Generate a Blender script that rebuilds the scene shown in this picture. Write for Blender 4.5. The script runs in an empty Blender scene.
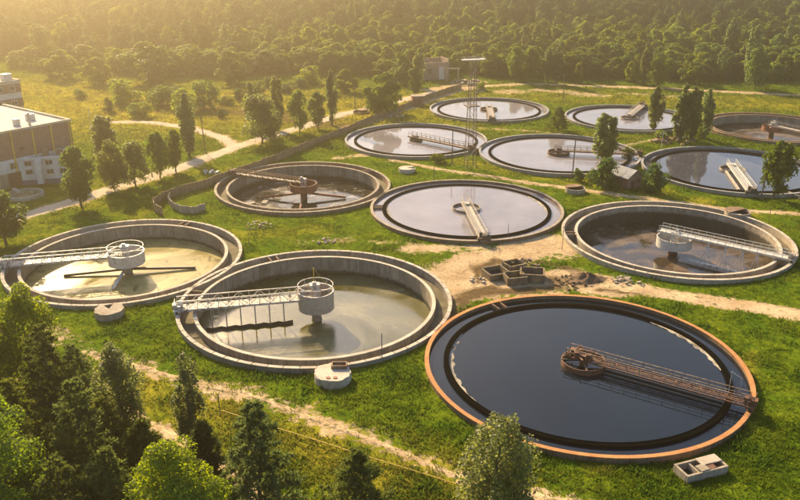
import bpy, math, random
import numpy as np
from mathutils import Vector, Matrix
from math import sin, cos, pi, radians, hypot, atan2

# ------------------------------------------------------------------ camera
S = bpy.context.scene
COL = S.collection
CAM_F, CAM_P, CAM_H = 788.6, radians(21.55), 52.33     # focal length in px of an 800 px wide picture, pitch, height
cam = bpy.data.cameras.new('camera'); cam.sensor_width = 36.0; cam.lens = CAM_F / 800 * 36
cam.clip_start = 1.0; cam.clip_end = 8000
camo = bpy.data.objects.new('camera', cam); COL.objects.link(camo)
camo.location = (0, 0, CAM_H); camo.rotation_euler = (pi / 2 - CAM_P, 0, 0)
S.camera = camo
# ------------------------------------------------------------------ sky, sun, exposure
SUN_EL, SUN_AZ = radians(29), radians(-29)             # azimuth from +Y (view direction), negative = left
W = bpy.data.worlds.new('World'); S.world = W; W.use_nodes = True
wn = W.node_tree; wn.nodes.clear()
sky = wn.nodes.new('ShaderNodeTexSky'); sky.sky_type = 'NISHITA'; sky.sun_disc = False
sky.sun_elevation = SUN_EL; sky.sun_rotation = SUN_AZ; sky.altitude = 100
sky.air_density = 1.0; sky.dust_density = 1.6; sky.ozone_density = 3.0
bg = wn.nodes.new('ShaderNodeBackground'); bg.inputs['Strength'].default_value = 0.10
wo = wn.nodes.new('ShaderNodeOutputWorld')
wn.links.new(sky.outputs[0], bg.inputs[0]); wn.links.new(bg.outputs[0], wo.inputs[0])
sunl = bpy.data.lights.new('sun', 'SUN'); sunl.energy = 5.0; sunl.angle = radians(0.6); sunl.color = (1.0, 0.76, 0.43)
suno = bpy.data.objects.new('sun', sunl); COL.objects.link(suno)
sdir = Vector((sin(SUN_AZ) * cos(SUN_EL), cos(SUN_AZ) * cos(SUN_EL), sin(SUN_EL)))
suno.rotation_euler = sdir.to_track_quat('Z', 'Y').to_euler(); suno.location = sdir * 400
S.view_settings.view_transform = 'Standard'; S.view_settings.look = 'None'
S.view_settings.exposure = 1.5; S.view_settings.gamma = 1.0; S.view_settings.use_curve_mapping = False
S.render.engine = 'CYCLES'
S.cycles.use_denoising = True
S.cycles.max_bounces = 6; S.cycles.diffuse_bounces = 2; S.cycles.glossy_bounces = 3; S.cycles.transmission_bounces = 3
S.cycles.volume_bounces = 0; S.cycles.transparent_max_bounces = 4
S.cycles.use_adaptive_sampling = True; S.cycles.adaptive_threshold = 0.02

rnd = random.Random(7)
R = np.random.default_rng(11)

def gp(px, py, z=0.0):
    """ground point (at height z) seen at a pixel of the 800x500 photograph"""
    u = (px - 400) / CAM_F; v = (250 - py) / CAM_F
    dy = cos(CAM_P) + v * sin(CAM_P); dz = -sin(CAM_P) + v * cos(CAM_P)
    t = (z - CAM_H) / dz
    return (u * t, dy * t)
def scale_at(x, y, z=0.0):
    return CAM_F / (y * cos(CAM_P) - (z - CAM_H) * sin(CAM_P))

# ------------------------------------------------------------------ materials
class NT:
    def __init__(s, name):
        s.m = bpy.data.materials.new(name); s.m.use_nodes = True
        s.t = s.m.node_tree; s.t.nodes.clear()
        s.out = s.t.nodes.new('ShaderNodeOutputMaterial')
    def n(s, typ, props=None, **inp):
        nd = s.t.nodes.new('ShaderNode' + typ)
        for k, v in (props or {}).items(): setattr(nd, k, v)
        for k, v in inp.items():
            k = k.replace('_', ' ')
            s.set(nd, int(k[1:]) if (k[0] == 'i' and k[1:].isdigit()) else k, v)
        return nd
    def set(s, nd, key, v):
        sock = nd.inputs[key]
        if isinstance(v, bpy.types.NodeSocket): s.t.links.new(v, sock)
        elif isinstance(v, bpy.types.Node): s.t.links.new(v.outputs[0], sock)
        else:
            if sock.type == 'RGBA' and len(v) == 3: v = (*v, 1)
            sock.default_value = v
    def noise(s, vec, scale, detail=4, rough=0.55, dist=0.0):
        return s.n('TexNoise', None, Vector=vec, Scale=scale, Detail=detail, Roughness=rough, Distortion=dist).outputs[0]
    def mapr(s, v, a, b, c=0.0, d=1.0):
        return s.n('MapRange', None, i0=v, i1=a, i2=b, i3=c, i4=d).outputs[0]
    def mix(s, f, a, b, typ='MIX'):
        nd = s.t.nodes.new('ShaderNodeMix'); nd.data_type = 'RGBA'; nd.blend_type = typ
        s.set(nd, 0, f); s.set(nd, 6, a); s.set(nd, 7, b)
        return nd.outputs[2]
    def math(s, op, a, b=0.0):
        nd = s.t.nodes.new('ShaderNodeMath'); nd.operation = op
        s.set(nd, 0, a); s.set(nd, 1, b); return nd.outputs[0]
    def scaled(s, vec, sc):
        return s.n('Mapping', None, Vector=vec, Scale=sc).outputs[0]
    def bump(s, h, strength, dist):
        return s.n('Bump', None, Strength=strength, Distance=dist, Height=h).outputs[0]
    def finish(s, shader):
        s.t.links.new(shader.outputs[0] if isinstance(shader, bpy.types.Node) else shader, s.out.inputs[0]); return s.m
    def pos(s): return s.n('NewGeometry').outputs[0]
    def obj(s): return s.n('TexCoord').outputs[3]

def concrete(name, col, dark, streak=0.6, rust=None, tide=None, rough=0.88, var=0.07, spec=0.12):
    """weathered concrete / painted render: blotches, run-off streaks, optional rust blotches and a water stain below a level"""
    k = NT(name); P = k.pos()
    big = k.noise(P, 0.55, 5, 0.6)
    fine = k.noise(P, 5.0, 5, 0.65)
    st = k.noise(k.scaled(P, (1.6, 1.6, 0.12)), 1.6, 4, 0.6)
    c = k.mix(k.mapr(big, 0.35, 0.7), col, dark)
    c = k.mix(k.math('MULTIPLY', k.mapr(st, 0.48, 0.72), streak), c, tuple(q * 0.45 for q in dark))
    c = k.mix(k.math('MULTIPLY', k.mapr(fine, 0.42, 0.75), 0.55), c, tuple(q * 0.6 for q in dark))
    if rust: c = k.mix(k.mapr(k.noise(P, 0.9, 6, 0.7), 0.48, 0.62), c, rust)
    if tide is not None:
        z = k.n('SeparateXYZ', None, Vector=P).outputs[2]
        z = k.math('ADD', z, k.math('MULTIPLY', k.math('SUBTRACT', st, 0.5), 1.6))
        c = k.mix(k.mapr(z, tide - 0.15, tide + 0.35, 0.92, 0.0), c, (0.035, 0.032, 0.022))
    rn = k.n('ObjectInfo').outputs['Random']
    c = k.n('HueSaturation', None, Value=k.mapr(rn, 0, 1, 1 - var, 1 + var), Color=c).outputs[0]
    b = k.n('BsdfPrincipled', None, Base_Color=c, Roughness=rough, Normal=k.bump(fine, 0.5, 0.05))
    b.inputs['Specular IOR Level'].default_value = spec
    return k.finish(b)

def metal(name, col, rustcol, amount=0.5, rough=0.6, metallic=0.0):
    k = NT(name); P = k.pos()
    f = k.mapr(k.noise(P, 1.7, 6, 0.7), 0.62 - 0.4 * amount, 0.75 - 0.3 * amount)
    c = k.mix(f, col, rustcol)
    c = k.mix(k.math('MULTIPLY', k.mapr(k.noise(P, 9, 4, 0.7), 0.5, 0.7), 0.4), c, tuple(q * 0.4 for q in rustcol))
    b = k.n('BsdfPrincipled', None, Base_Color=c, Roughness=rough, Metallic=metallic)
    return k.finish(b)

def water(name, deep, rough=0.035, ripple=0.02, sludge=None, patch=None, pscale=0.12, lo=0.45, hi=0.6, spec=0.5, ior=1.33):
    k = NT(name); P = k.pos()
    c = k.mix(k.mapr(k.noise(P, 0.09, 4, 0.6), 0.35, 0.7), deep, tuple(q * 1.5 for q in deep))
    r = rough
    if sludge:
        f = k.mapr(k.noise(P, pscale, 7, 0.68, 0.8), lo, hi)
        c = k.mix(f, c, sludge)
        r = k.mapr(f, 0, 1, rough, 0.35)
        if patch: c = k.mix(k.mapr(k.noise(P, pscale * 4, 6, 0.7, 1.0), 0.57, 0.63), c, patch)
    h = k.noise(P, 1.3, 3, 0.5)
    b = k.n('BsdfPrincipled', None, Base_Color=c, Roughness=r, IOR=ior, Normal=k.bump(h, ripple, 0.4))
    b.inputs['Specular IOR Level'].default_value = spec
    return k.finish(b)

def leafmat(name, c1, c2, trans=0.35, spec=0.08):
    k = NT(name); P = k.pos()
    g = k.n('NewGeometry'); ri = g.outputs['Random Per Island']
    rn = k.n('ObjectInfo').outputs['Random']
    f = k.mapr(k.noise(P, 0.35, 3), 0.3, 0.7)
    f = k.math('ADD', k.math('MULTIPLY', f, 0.55), k.math('MULTIPLY', ri, 0.45))
    c = k.mix(f, c1, c2)
    c = k.n('HueSaturation', None, Hue=k.mapr(rn, 0, 1, 0.482, 0.512), Saturation=k.mapr(rn, 0, 1, 1.05, 0.85),
            Value=k.mapr(k.math('FRACT', k.math('MULTIPLY', rn, 7.13)), 0, 1, 0.72, 1.25), Color=c).outputs[0]
    d = k.n('BsdfPrincipled', None, Base_Color=c, Roughness=0.55)
    d.inputs['Specular IOR Level'].default_value = spec
    ct = k.n('HueSaturation', None, Hue=0.485, Saturation=1.2, Value=2.1, Color=c).outputs[0]
    t = k.n('BsdfTranslucent', None, Color=ct)
    return k.finish(k.n('MixShader', None, i0=trans, i1=d.outputs[0], i2=t.outputs[0]))

def brickwork(name, c1, c2, mortar, scale=1.0):
    k = NT(name); P = k.obj()
    v = k.n('Mapping', None, Vector=P, Rotation=(pi / 2, 0, 0)).outputs[0]
    br = k.n('TexBrick', {'offset': 0.5}, Vector=v, Color1=c1, Color2=c2, Mortar=mortar, Scale=scale)
    br.inputs['Mortar Size'].default_value = 0.015; br.inputs['Brick Width'].default_value = 0.5; br.inputs['Row Height'].default_value = 0.18
    dirt = k.mapr(k.noise(k.pos(), 0.8, 5, 0.65), 0.4, 0.75)
    c = k.mix(k.math('MULTIPLY', dirt, 0.6), br.outputs[0], tuple(q * 0.4 for q in c1))
    return k.finish(k.n('BsdfPrincipled', None, Base_Color=c, Roughness=0.9))

M = {}
M['conc_light'] = concrete('concrete_light', (0.44, 0.37, 0.28), (0.28, 0.23, 0.17), 0.5)
M['conc_grey'] = concrete('concrete_grey', (0.38, 0.335, 0.27), (0.22, 0.19, 0.145), 0.6)
M['conc_ochre'] = concrete('concrete_ochre', (0.36, 0.25, 0.14), (0.20, 0.135, 0.075), 0.7)
M['coping'] = concrete('coping_pale', (0.58, 0.51, 0.41), (0.40, 0.33, 0.25), 0.2)
M['coping_grey'] = concrete('coping_grey', (0.40, 0.39, 0.38), (0.26, 0.25, 0.24), 0.3)
M['coping_rust'] = concrete('coping_rust', (0.50, 0.25, 0.10), (0.36, 0.16, 0.065), 0.3)
M['wall_rust'] = concrete('wall_rust_stained', (0.26, 0.17, 0.10), (0.14, 0.09, 0.06), 0.9)
M['conc_brown'] = concrete('concrete_brown', (0.34, 0.25, 0.17), (0.20, 0.14, 0.10), 0.7, rust=(0.22, 0.11, 0.06))
M['panel_wet'] = concrete('panel_tide_stain', (0.40, 0.34, 0.27), (0.24, 0.20, 0.15), 0.7, tide=-0.75, var=.16)
M['panel_dry'] = concrete('panel_streaked', (0.36, 0.30, 0.225), (0.20, 0.17, 0.13), 0.95, tide=-2.0, var=.2)
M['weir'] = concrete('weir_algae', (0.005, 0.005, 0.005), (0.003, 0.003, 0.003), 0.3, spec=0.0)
M['tankfloor'] = concrete('tank_floor', (0.20, 0.17, 0.11), (0.10, 0.085, 0.055), 0.3)
M['rust'] = metal('rusty_steel', (0.20, 0.085, 0.04), (0.10, 0.045, 0.022), 0.6, 0.75)
M['rust_red'] = metal('red_oxide_steel', (0.30, 0.10, 0.05), (0.14, 0.05, 0.025), 0.5, 0.7)
M['steel'] = metal('painted_steel', (0.55, 0.52, 0.47), (0.22, 0.13, 0.08), 0.35, 0.5)
M['steel_white'] = metal('white_painted_steel', (0.56, 0.53, 0.47), (0.34, 0.27, 0.20), 0.25, 0.5)
M['steel_tan'] = metal('tan_steel', (0.42, 0.36, 0.29), (0.30, 0.245, 0.19), 0.3, 0.6)
M['steel_dark'] = metal('dark_steel', (0.06, 0.055, 0.05), (0.09, 0.05, 0.03), 0.5, 0.6)
M['rail_tan'] = metal('tan_rail', (0.40, 0.29, 0.19), (0.16, 0.085, 0.045), 0.5, 0.55)
M['steel_brown'] = metal('brown_steel', (0.24, 0.17, 0.12), (0.13, 0.085, 0.055), 0.5, 0.6)
M['mast_steel'] = metal('mast_steel', (0.14, 0.115, 0.095), (0.12, 0.07, 0.045), 0.5, 0.6)
M['conc_ruin'] = concrete('concrete_ruin', (0.22, 0.18, 0.135), (0.10, 0.08, 0.06), 0.9, rust=(0.26, 0.18, 0.08))
M['soil'] = concrete('dug_soil', (0.22, 0.145, 0.085), (0.085, 0.055, 0.035), 0.2)
M['steel_blue'] = metal('blue_paint', (0.03, 0.07, 0.20), (0.06, 0.06, 0.08), 0.3, 0.5)
M['yellow'] = metal('yellow_paint', (0.65, 0.42, 0.05), (0.40, 0.24, 0.05), 0.3, 0.5)
M['wood'] = metal('weathered_wood', (0.15, 0.11, 0.08), (0.08, 0.06, 0.045), 0.5, 0.85)
M['rubber'] = metal('rubber', (0.02, 0.02, 0.02), (0.03, 0.028, 0.025), 0.3, 0.8)
M['water_dark'] = water('water_dark', (0.006, 0.010, 0.016), 0.03, 0.012)
M['water_blue'] = water('water_blue_grey', (0.05, 0.052, 0.068), 0.035, 0.012)
M['water_sky_grey'] = water('water_sky_grey', (0.175, 0.160, 0.172), 0.04, 0.015)  # bright sky reflection put into the base colour
M['water_olive'] = water('water_olive', (0.055, 0.050, 0.010), 0.03, 0.010, (0.17, 0.155, 0.085), None, 0.06, 0.42, 0.66, ior=1.6)
M['water_sludge'] = water('water_sludge', (0.18, 0.155, 0.06), 0.06, 0.02, (0.33, 0.27, 0.11), (0.12, 0.10, 0.04), 0.09, 0.35, 0.55, spec=.12)
M['water_foam'] = water('water_foam', (0.022, 0.020, 0.014), 0.05, 0.02, (0.07, 0.055, 0.035), (0.42, 0.36, 0.29), 0.10, 0.45, 0.6)
M['water_brown'] = water('water_brown', (0.035, 0.026, 0.018), 0.05, 0.02, (0.16, 0.115, 0.075), None, 0.10, 0.45, 0.60)
M['foam'] = concrete('dried_scum', (0.55, 0.48, 0.38), (0.10, 0.085, 0.06), 0.0)
M['leaf_light'] = leafmat('leaf_light', (0.085, 0.135, 0.016), (0.165, 0.205, 0.028), 0.55)
M['leaf_mid'] = leafmat('leaf_mid', (0.058, 0.108, 0.018), (0.120, 0.165, 0.028), 0.55)
M['leaf_dark'] = leafmat('leaf_dark', (0.028, 0.060, 0.018), (0.060, 0.098, 0.026), 0.5)
M['leaf_poplar'] = leafmat('leaf_poplar', (0.070, 0.112, 0.030), (0.165, 0.195, 0.062), 0.6, 0.3)
M['leaf_silver'] = leafmat('leaf_silver', (0.085, 0.120, 0.036), (0.20, 0.225, 0.085), 0.6, 0.45)
M['needle'] = leafmat('needle', (0.046, 0.070, 0.020), (0.100, 0.120, 0.034), 0.45)
M['bark'] = metal('bark', (0.13, 0.10, 0.07), (0.06, 0.045, 0.03), 0.5, 0.95)
M['brick_red'] = brickwork('red_brick', (0.30, 0.10, 0.06), (0.22, 0.08, 0.05), (0.30, 0.26, 0.22))
M['brick_pale'] = brickwork('pale_brick', (0.36, 0.25, 0.18), (0.30, 0.19, 0.14), (0.36, 0.32, 0.27))
M['brick_facade'] = brickwork('facade_brick', (0.27, 0.14, 0.10), (0.22, 0.11, 0.08), (0.30, 0.25, 0.21))
M['plaster'] = concrete('white_plaster', (0.72, 0.70, 0.66), (0.58, 0.55, 0.50), 0.25)
M['plinth_blue'] = concrete('blue_plinth', (0.14, 0.15, 0.21), (0.10, 0.11, 0.15), 0.3)
M['roof_pale'] = concrete('roof_pale', (0.55, 0.52, 0.48), (0.40, 0.37, 0.33), 0.1)
M['roof_slate'] = concrete('roof_asbestos', (0.40, 0.40, 0.40), (0.26, 0.26, 0.27), 0.3)
M['glass'] = metal('window_glass', (0.03, 0.035, 0.04), (0.02, 0.02, 0.025), 0.3, 0.12)

def dirt_nodes(k, P):
    a = k.noise(P, 0.22, 5, 0.6); b = k.noise(P, 2.2, 5, 0.65); c3 = k.noise(P, 11.0, 3, 0.6)
    c = k.mix(k.mapr(a, 0.35, 0.68), (0.60, 0.45, 0.27), (0.38, 0.265, 0.145))
    c = k.mix(k.math('MULTIPLY', k.mapr(b, 0.47, 0.64), 0.6), c, (0.20, 0.14, 0.08))
    c = k.mix(k.math('MULTIPLY', k.mapr(k.noise(P, 0.5, 6, 0.75, 0.6), 0.55, 0.66), 0.65), c, (0.14, 0.095, 0.055))
    c = k.mix(k.math('MULTIPLY', k.mapr(c3, 0.55, 0.72), 0.5), c, (0.50, 0.38, 0.25))
    return c, b
def mk_dirt():
    k = NT('bare_earth'); P = k.pos(); c, b = dirt_nodes(k, P)
    # grass creeping in along the middle and in patches
    g = k.mapr(k.noise(P, 0.55, 5, 0.7), 0.56, 0.64)
    c = k.mix(k.math('MULTIPLY', g, 0.8), c, (0.085, 0.095, 0.022))
    return k.finish(k.n('BsdfDiffuse', None, Color=c, Normal=k.bump(b, 0.8, 0.12)))
M['dirt'] = mk_dirt()
def mk_road():
    k = NT('worn_paving'); P = k.pos()
    a = k.noise(P, 0.25, 5, 0.65); b = k.noise(P, 3.0, 4, 0.6)
    c = k.mix(k.mapr(a, 0.35, 0.7), (0.58, 0.48, 0.36), (0.40, 0.33, 0.24))
    c = k.mix(k.math('MULTIPLY', k.mapr(b, 0.5, 0.7), 0.5), c, (0.22, 0.18, 0.13))
    return k.finish(k.n('BsdfDiffuse', None, Color=c, Normal=k.bump(b, 0.4, 0.05)))
M['road'] = mk_road()
def mk_ground():
    k = NT('meadow'); P = k.pos()
    big = k.noise(P, 0.028, 4, 0.6); mid = k.noise(P, 0.16, 5, 0.65); fine = k.noise(P, 1.1, 5, 0.7); vf = k.noise(P, 5.5, 4, 0.7)
    dry = k.n('Attribute', {'attribute_name': 'dry'}).outputs['Fac']
    dirt = k.n('Attribute', {'attribute_name': 'dirt'}).outputs['Fac']
    brown = k.n('Attribute', {'attribute_name': 'brown'}).outputs['Fac']
    g = k.mix(k.mapr(mid, 0.35, 0.68), (0.060, 0.122, 0.006), (0.160, 0.190, 0.009))
    g = k.mix(k.math('MULTIPLY', k.mapr(fine, 0.42, 0.62), 0.85), g, (0.028, 0.064, 0.006))
    g = k.mix(k.math('MULTIPLY', k.mapr(vf, 0.5, 0.68), 0.55), g, (0.27, 0.28, 0.014))
    y = k.mix(k.mapr(fine, 0.35, 0.65), (0.38, 0.30, 0.03), (0.23, 0.21, 0.016))
    f = k.math('ADD', dry, k.math('MULTIPLY', k.math('SUBTRACT', k.math('ADD', k.math('MULTIPLY', mid, 0.6), k.math('MULTIPLY', big, 0.4)), 0.5), 2.2))
    g = k.mix(k.mapr(f, 0.25, 0.85), g, y)
    bare = k.math('ADD', dirt, k.math('MULTIPLY', k.math('SUBTRACT', k.math('ADD', k.math('MULTIPLY', fine, 0.55), k.math('MULTIPLY', mid, 0.45)), 0.5), 3.4))
    dc, db = dirt_nodes(k, P)
    c = k.mix(k.mapr(bare, 0.42, 0.62), g, dc)
    c = k.mix(k.mapr(k.math('ADD', brown, k.math('MULTIPLY', k.math('SUBTRACT', mid, 0.5), 1.5)), 0.35, 0.7), c, k.mix(k.mapr(fine, 0.4, 0.65), (0.15, 0.10, 0.05), (0.08, 0.06, 0.03)))
    h = k.math('ADD', k.math('MULTIPLY', fine, 0.7), k.math('MULTIPLY', vf, 0.3))
    return k.finish(k.n('BsdfDiffuse', None, Color=c, Normal=k.bump(h, 1.0, 0.35)))
M['ground'] = mk_ground()
def mk_grassblade():
    k = NT('grass_blades'); ri = k.n('NewGeometry').outputs['Random Per Island']; P = k.pos()
    f = k.math('ADD', k.math('MULTIPLY', ri, 0.5), k.math('MULTIPLY', k.mapr(k.noise(P, 0.16, 5, 0.65), 0.35, 0.68), 0.5))
    c = k.mix(f, (0.036, 0.086, 0.006), (0.15, 0.195, 0.010))
    dry = k.n('Attribute', {'attribute_name': 'dry'}).outputs['Fac']
    c = k.mix(dry, c, (0.22, 0.19, 0.03))
    c = k.mix(k.n('Attribute', {'attribute_name': 'lush'}).outputs['Fac'], c, k.mix(ri, (0.022, 0.062, 0.006), (0.07, 0.13, 0.012)))
    d = k.n('BsdfDiffuse', None, Color=c); t = k.n('BsdfTranslucent', None, Color=k.n('HueSaturation', None, Value=1.4, Color=c).outputs[0])
    return k.finish(k.n('MixShader', None, i0=0.45, i1=d.outputs[0], i2=t.outputs[0]))
M['blade'] = mk_grassblade()

# ------------------------------------------------------------------ mesh helpers
def tag(o, label=None, cat=None, group=None, kind=None):
    if label: o['label'] = label
    if cat: o['category'] = cat
    if group: o['group'] = group
    if kind: o['kind'] = kind
    return o
def link(name, me, mat=None, parent=None, loc=(0, 0, 0), rz=0.0):
    o = bpy.data.objects.new(name, me); COL.objects.link(o)
    if mat and not me.materials: me.materials.append(M[mat])
    o.location = loc; o.rotation_euler = (0, 0, rz)
    if parent: o.parent = parent
    return o
def thing(name, label, cat, loc=(0, 0, 0), rz=0.0, group=None):
    o = bpy.data.objects.new(name, None); COL.objects.link(o)
    o.location = loc; o.rotation_euler = (0, 0, rz); o.empty_display_size = 0.3
    return tag(o, label, cat, group)
def raw_mesh(name, V, F, attrs=None, smooth=False):
    """fast mesh from numpy verts and an (n,3) or (n,4) face array"""
    me = bpy.data.meshes.new(name); V = np.asarray(V, np.float32); F = np.asarray(F, np.int32)
    n, k = F.shape
    me.vertices.add(len(V)); me.vertices.foreach_set('co', V.ravel())
    me.loops.add(n * k); me.loops.foreach_set('vertex_index', F.ravel())
    me.polygons.add(n); me.polygons.foreach_set('loop_start', np.arange(0, n * k, k, dtype=np.int32))
    me.polygons.foreach_set('loop_total', np.full(n, k, np.int32))
    if smooth: me.polygons.foreach_set('use_smooth', np.ones(n, bool))
    for an, av in (attrs or {}).items():
        at = me.attributes.new(an, 'FLOAT', 'POINT'); at.data.foreach_set('value', np.asarray(av, np.float32))
    me.update(calc_edges=True); return me

class MB:
    def __init__(s): s.V = []; s.F = []
    def add(s, V, F):
        b = len(s.V); s.V += [tuple(v) for v in V]; s.F += [tuple(i + b for i in f) for f in F]; return s
    def box(s, c, size, rz=0.0, taper=1.0):
        x, y, z = (q / 2 for q in size); V = []
        for dz in (-1, 1):
            t = taper if dz > 0 else 1
            for dx, dy in ((-1, -1), (1, -1), (1, 1), (-1, 1)):
                a, b = dx * x * t, dy * y * t
                V.append((c[0] + a * cos(rz) - b * sin(rz), c[1] + a * sin(rz) + b * cos(rz), c[2] + dz * z))
        return s.add(V, [(3, 2, 1, 0), (4, 5, 6, 7), (0, 1, 5, 4), (1, 2, 6, 5), (2, 3, 7, 6), (3, 0, 4, 7)])
    def bar(s, p, q, w, h=None):
        p, q = Vector(p), Vector(q); h = h or w; d = (q - p).normalized()
        up = Vector((0, 0, 1)) if abs(d.z) < 0.95 else Vector((1, 0, 0))
        a = d.cross(up).normalized() * (w / 2); b = a.cross(d).normalized() * (h / 2)
        V = [e + i * a + j * b for e in (p, q) for i, j in ((-1, -1), (1, -1), (1, 1), (-1, 1))]
        return s.add(V, [(0, 1, 2, 3), (7, 6, 5, 4), (0, 4, 5, 1), (1, 5, 6, 2), (2, 6, 7, 3), (3, 7, 4, 0)])
    def tube(s, p, q, r0, r1=None, n=8):
        p, q = Vector(p), Vector(q); r1 = r0 if r1 is None else r1; d = (q - p).normalized()
        up = Vector((0, 0, 1)) if abs(d.z) < 0.95 else Vector((1, 0, 0))
        a = d.cross(up).normalized(); b = a.cross(d)
        V = [e + (a * cos(t * 2 * pi / n) + b * sin(t * 2 * pi / n)) * r for e, r in ((p, r0), (q, r1)) for t in range(n)]
        F = [(i, (i + 1) % n, n + (i + 1) % n, n + i) for i in range(n)] + [tuple(range(n))[::-1], tuple(range(n, 2 * n))]
        return s.add(V, F)
    def lathe(s, prof, n=128, a0=0.0, a1=None, c=(0, 0), closed=True):
        full = a1 is None; a1 = 2 * pi if full else a1; m = n if full else n + 1; k = len(prof)
        V = [(c[0] + r * cos(a0 + (a1 - a0) * i / n), c[1] + r * sin(a0 + (a1 - a0) * i / n), z) for i in range(m) for r, z in prof]
        F = []
        for i in range(n):
            j = (i + 1) % m
            for e in range(k if closed else k - 1):
                f = (e + 1) % k; F.append((i * k + e, j * k + e, j * k + f, i * k + f))
        if not full and closed: F += [tuple(range(k)), tuple(range((m - 1) * k, m * k))[::-1]]
        return s.add(V, F)
    def ring(s, r0, r1, z0, z1, n=128, a0=0.0, a1=None, c=(0, 0)):
        return s.lathe([(r1, z0), (r1, z1), (r0, z1), (r0, z0)], n, a0, a1, c)
    def disc(s, r, z, n=96, c=(0, 0), r0=0.0):
        if r0: return s.lathe([(r, z), (r0, z)], n, c=c, closed=False)
        V = [(c[0], c[1], z)] + [(c[0] + r * cos(2 * pi * i / n), c[1] + r * sin(2 * pi * i / n), z) for i in range(n)]
        return s.add(V, [(0, 1 + i, 1 + (i + 1) % n) for i in range(n)])
    def mesh(s, name, mat, smooth=False):
        me = bpy.data.meshes.new(name); me.from_pydata(s.V, [], s.F)
        me.materials.append(M[mat])
        if smooth: me.polygons.foreach_set('use_smooth', np.ones(len(me.polygons), bool))
        me.update(); return me
    def build(s, name, mat, parent=None, loc=(0, 0, 0), rz=0.0, smooth=False):
        return link(name, s.mesh(name, mat, smooth), None, parent, loc, rz)

# ------------------------------------------------------------------ layout
TANKS = {  # centre x, y, outer radius
    'A': (24.1, 90.9, 20.8), 'B': (-12.9, 109.8, 20.8), 'C': (-47.7, 127.4, 19.8), 'D': (-21.8, 170.8, 19.6),
    'E': (13.7, 154.9, 19.8), 'F': (4.4, 214.6, 19.6), 'G': (29.0, 256.4, 19.3), 'H': (41.2, 199.8, 20.6),
    'I': (71.2, 243.2, 19.6), 'J': (80.5, 184.7, 21.3), 'K': (51.4, 138.1, 20.8), 'L': (110.0, 230.0, 20.2)}

def noise1(x, y, s, ph=0.0):
    return (np.sin(x * s + 1.3 * np.sin(y * s * 0.7 + ph) + ph) + np.sin(y * s * 1.13 + 1.7 * np.sin(x * s * 0.6 + 2 * ph))) * 0.5
def hill(x, y):
    x = np.asarray(x, float); y = np.asarray(y, float)
    e = np.maximum(0, y - (352 + 0.06 * np.abs(x) + 10 * noise1(x, y, 0.02, 1.0)))
    z = np.where(e < 60, 0.0012 * e * e, 4.3 + 0.15 * (e - 60))
    z = z + 0.11 * np.maximum(0, y - 455)
    z = np.minimum(z, 78) * (1 + 0.12 * noise1(x, y, 0.011, 2.0))
    return z
def height(x, y):
    x = np.asarray(x, float); y = np.asarray(y, float)
    return 0.13 * noise1(x, y, 0.12, 0.4) + 0.07 * noise1(x, y, 0.31, 2.2) + hill(x, y)
def hz(x, y): return float(height(x, y))

def poly_dist(x, y, pts):
    d = np.full(x.shape, 1e9)
    for (x0, y0), (x1, y1) in zip(pts[:-1], pts[1:]):
        L2 = (x1 - x0) ** 2 + (y1 - y0) ** 2
        t = np.clip(((x - x0) * (x1 - x0) + (y - y0) * (y1 - y0)) / L2, 0, 1)
        d = np.minimum(d, np.hypot(x - x0 - t * (x1 - x0), y - y0 - t * (y1 - y0)))
    return d
G = lambda *p: [gp(*q) for q in p]
ROAD = G((-60, 246), (0, 222), (60, 205), (115, 188), (170, 171), (240, 146), (290, 130), (340, 115), (395, 102), (440, 91))
FAR = G((440, 91), (480, 86), (530, 84), (600, 86), (660, 88), (720, 92), (800, 95), (900, 98))
TRACK = G((40, 330), (90, 352), (140, 366), (200, 384), (260, 397), (320, 421), (390, 447), (450, 474), (520, 492), (600, 510))
TRACK2 = G((600, 285), (640, 289), (700, 299), (750, 307), (800, 316), (860, 326))
PATH = G((392, 160), (440, 170), (500, 178), (560, 187), (610, 194), (660, 201), (720, 209), (800, 214), (880, 217))
FOOT = G((120, 405), (150, 425), (180, 440), (215, 462), (245, 480), (260, 500))
LOOP = G((108, 122), (150, 122), (190, 128), (222, 137), (235, 148))
HOUSEP = G((345, 128), (372, 122), (398, 112), (425, 103), (455, 92), (480, 86))
# each: points, half width, strength
DIRT = [(TRACK, 2.2, .55), (TRACK2, 2.1, 1.1), (PATH, 1.7, .65), (FOOT, 1.5, .6), (LOOP, 2.4, .9), (HOUSEP, 2.2, .8), (ROAD, 3.6, .7), (FAR, 2.6, .9),
        (G((455, 275), (480, 262), (520, 250), (560, 245)), 5.5, 1.0), (G((470, 290), (520, 283), (575, 278), (610, 287)), 4.2, 1.05),
        (G((440, 310), (470, 285), (455, 262)), 2.6, .9), (G((330, 240), (400, 243), (450, 250)), 1.2, .45), (G((410, 250), (520, 246)), 2.4, .7),
        (G((440, 330), (500, 302), (560, 294)), 1.6, .7), (G((340, 158), (385, 152)), 2.0, .7), (G((500, 92), (545, 90), (600, 96)), 5.0, .6),
        (G((300, 242), (350, 238)), 1.6, .5), (G((610, 150), (650, 140), (690, 137)), 1.5, .6), (G((560, 133), (470, 127), (400, 122)), 1.5, .5),
        (G((620, 93), (700, 98)), 4.0, .5), (G((20, 372), (90, 400), (120, 405)), 2.0, .5), (G((430, 90), (465, 84), (480, 82)), 5, .7),
        (G((640, 282), (700, 287), (760, 285)), 0.8, .2)]
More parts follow.
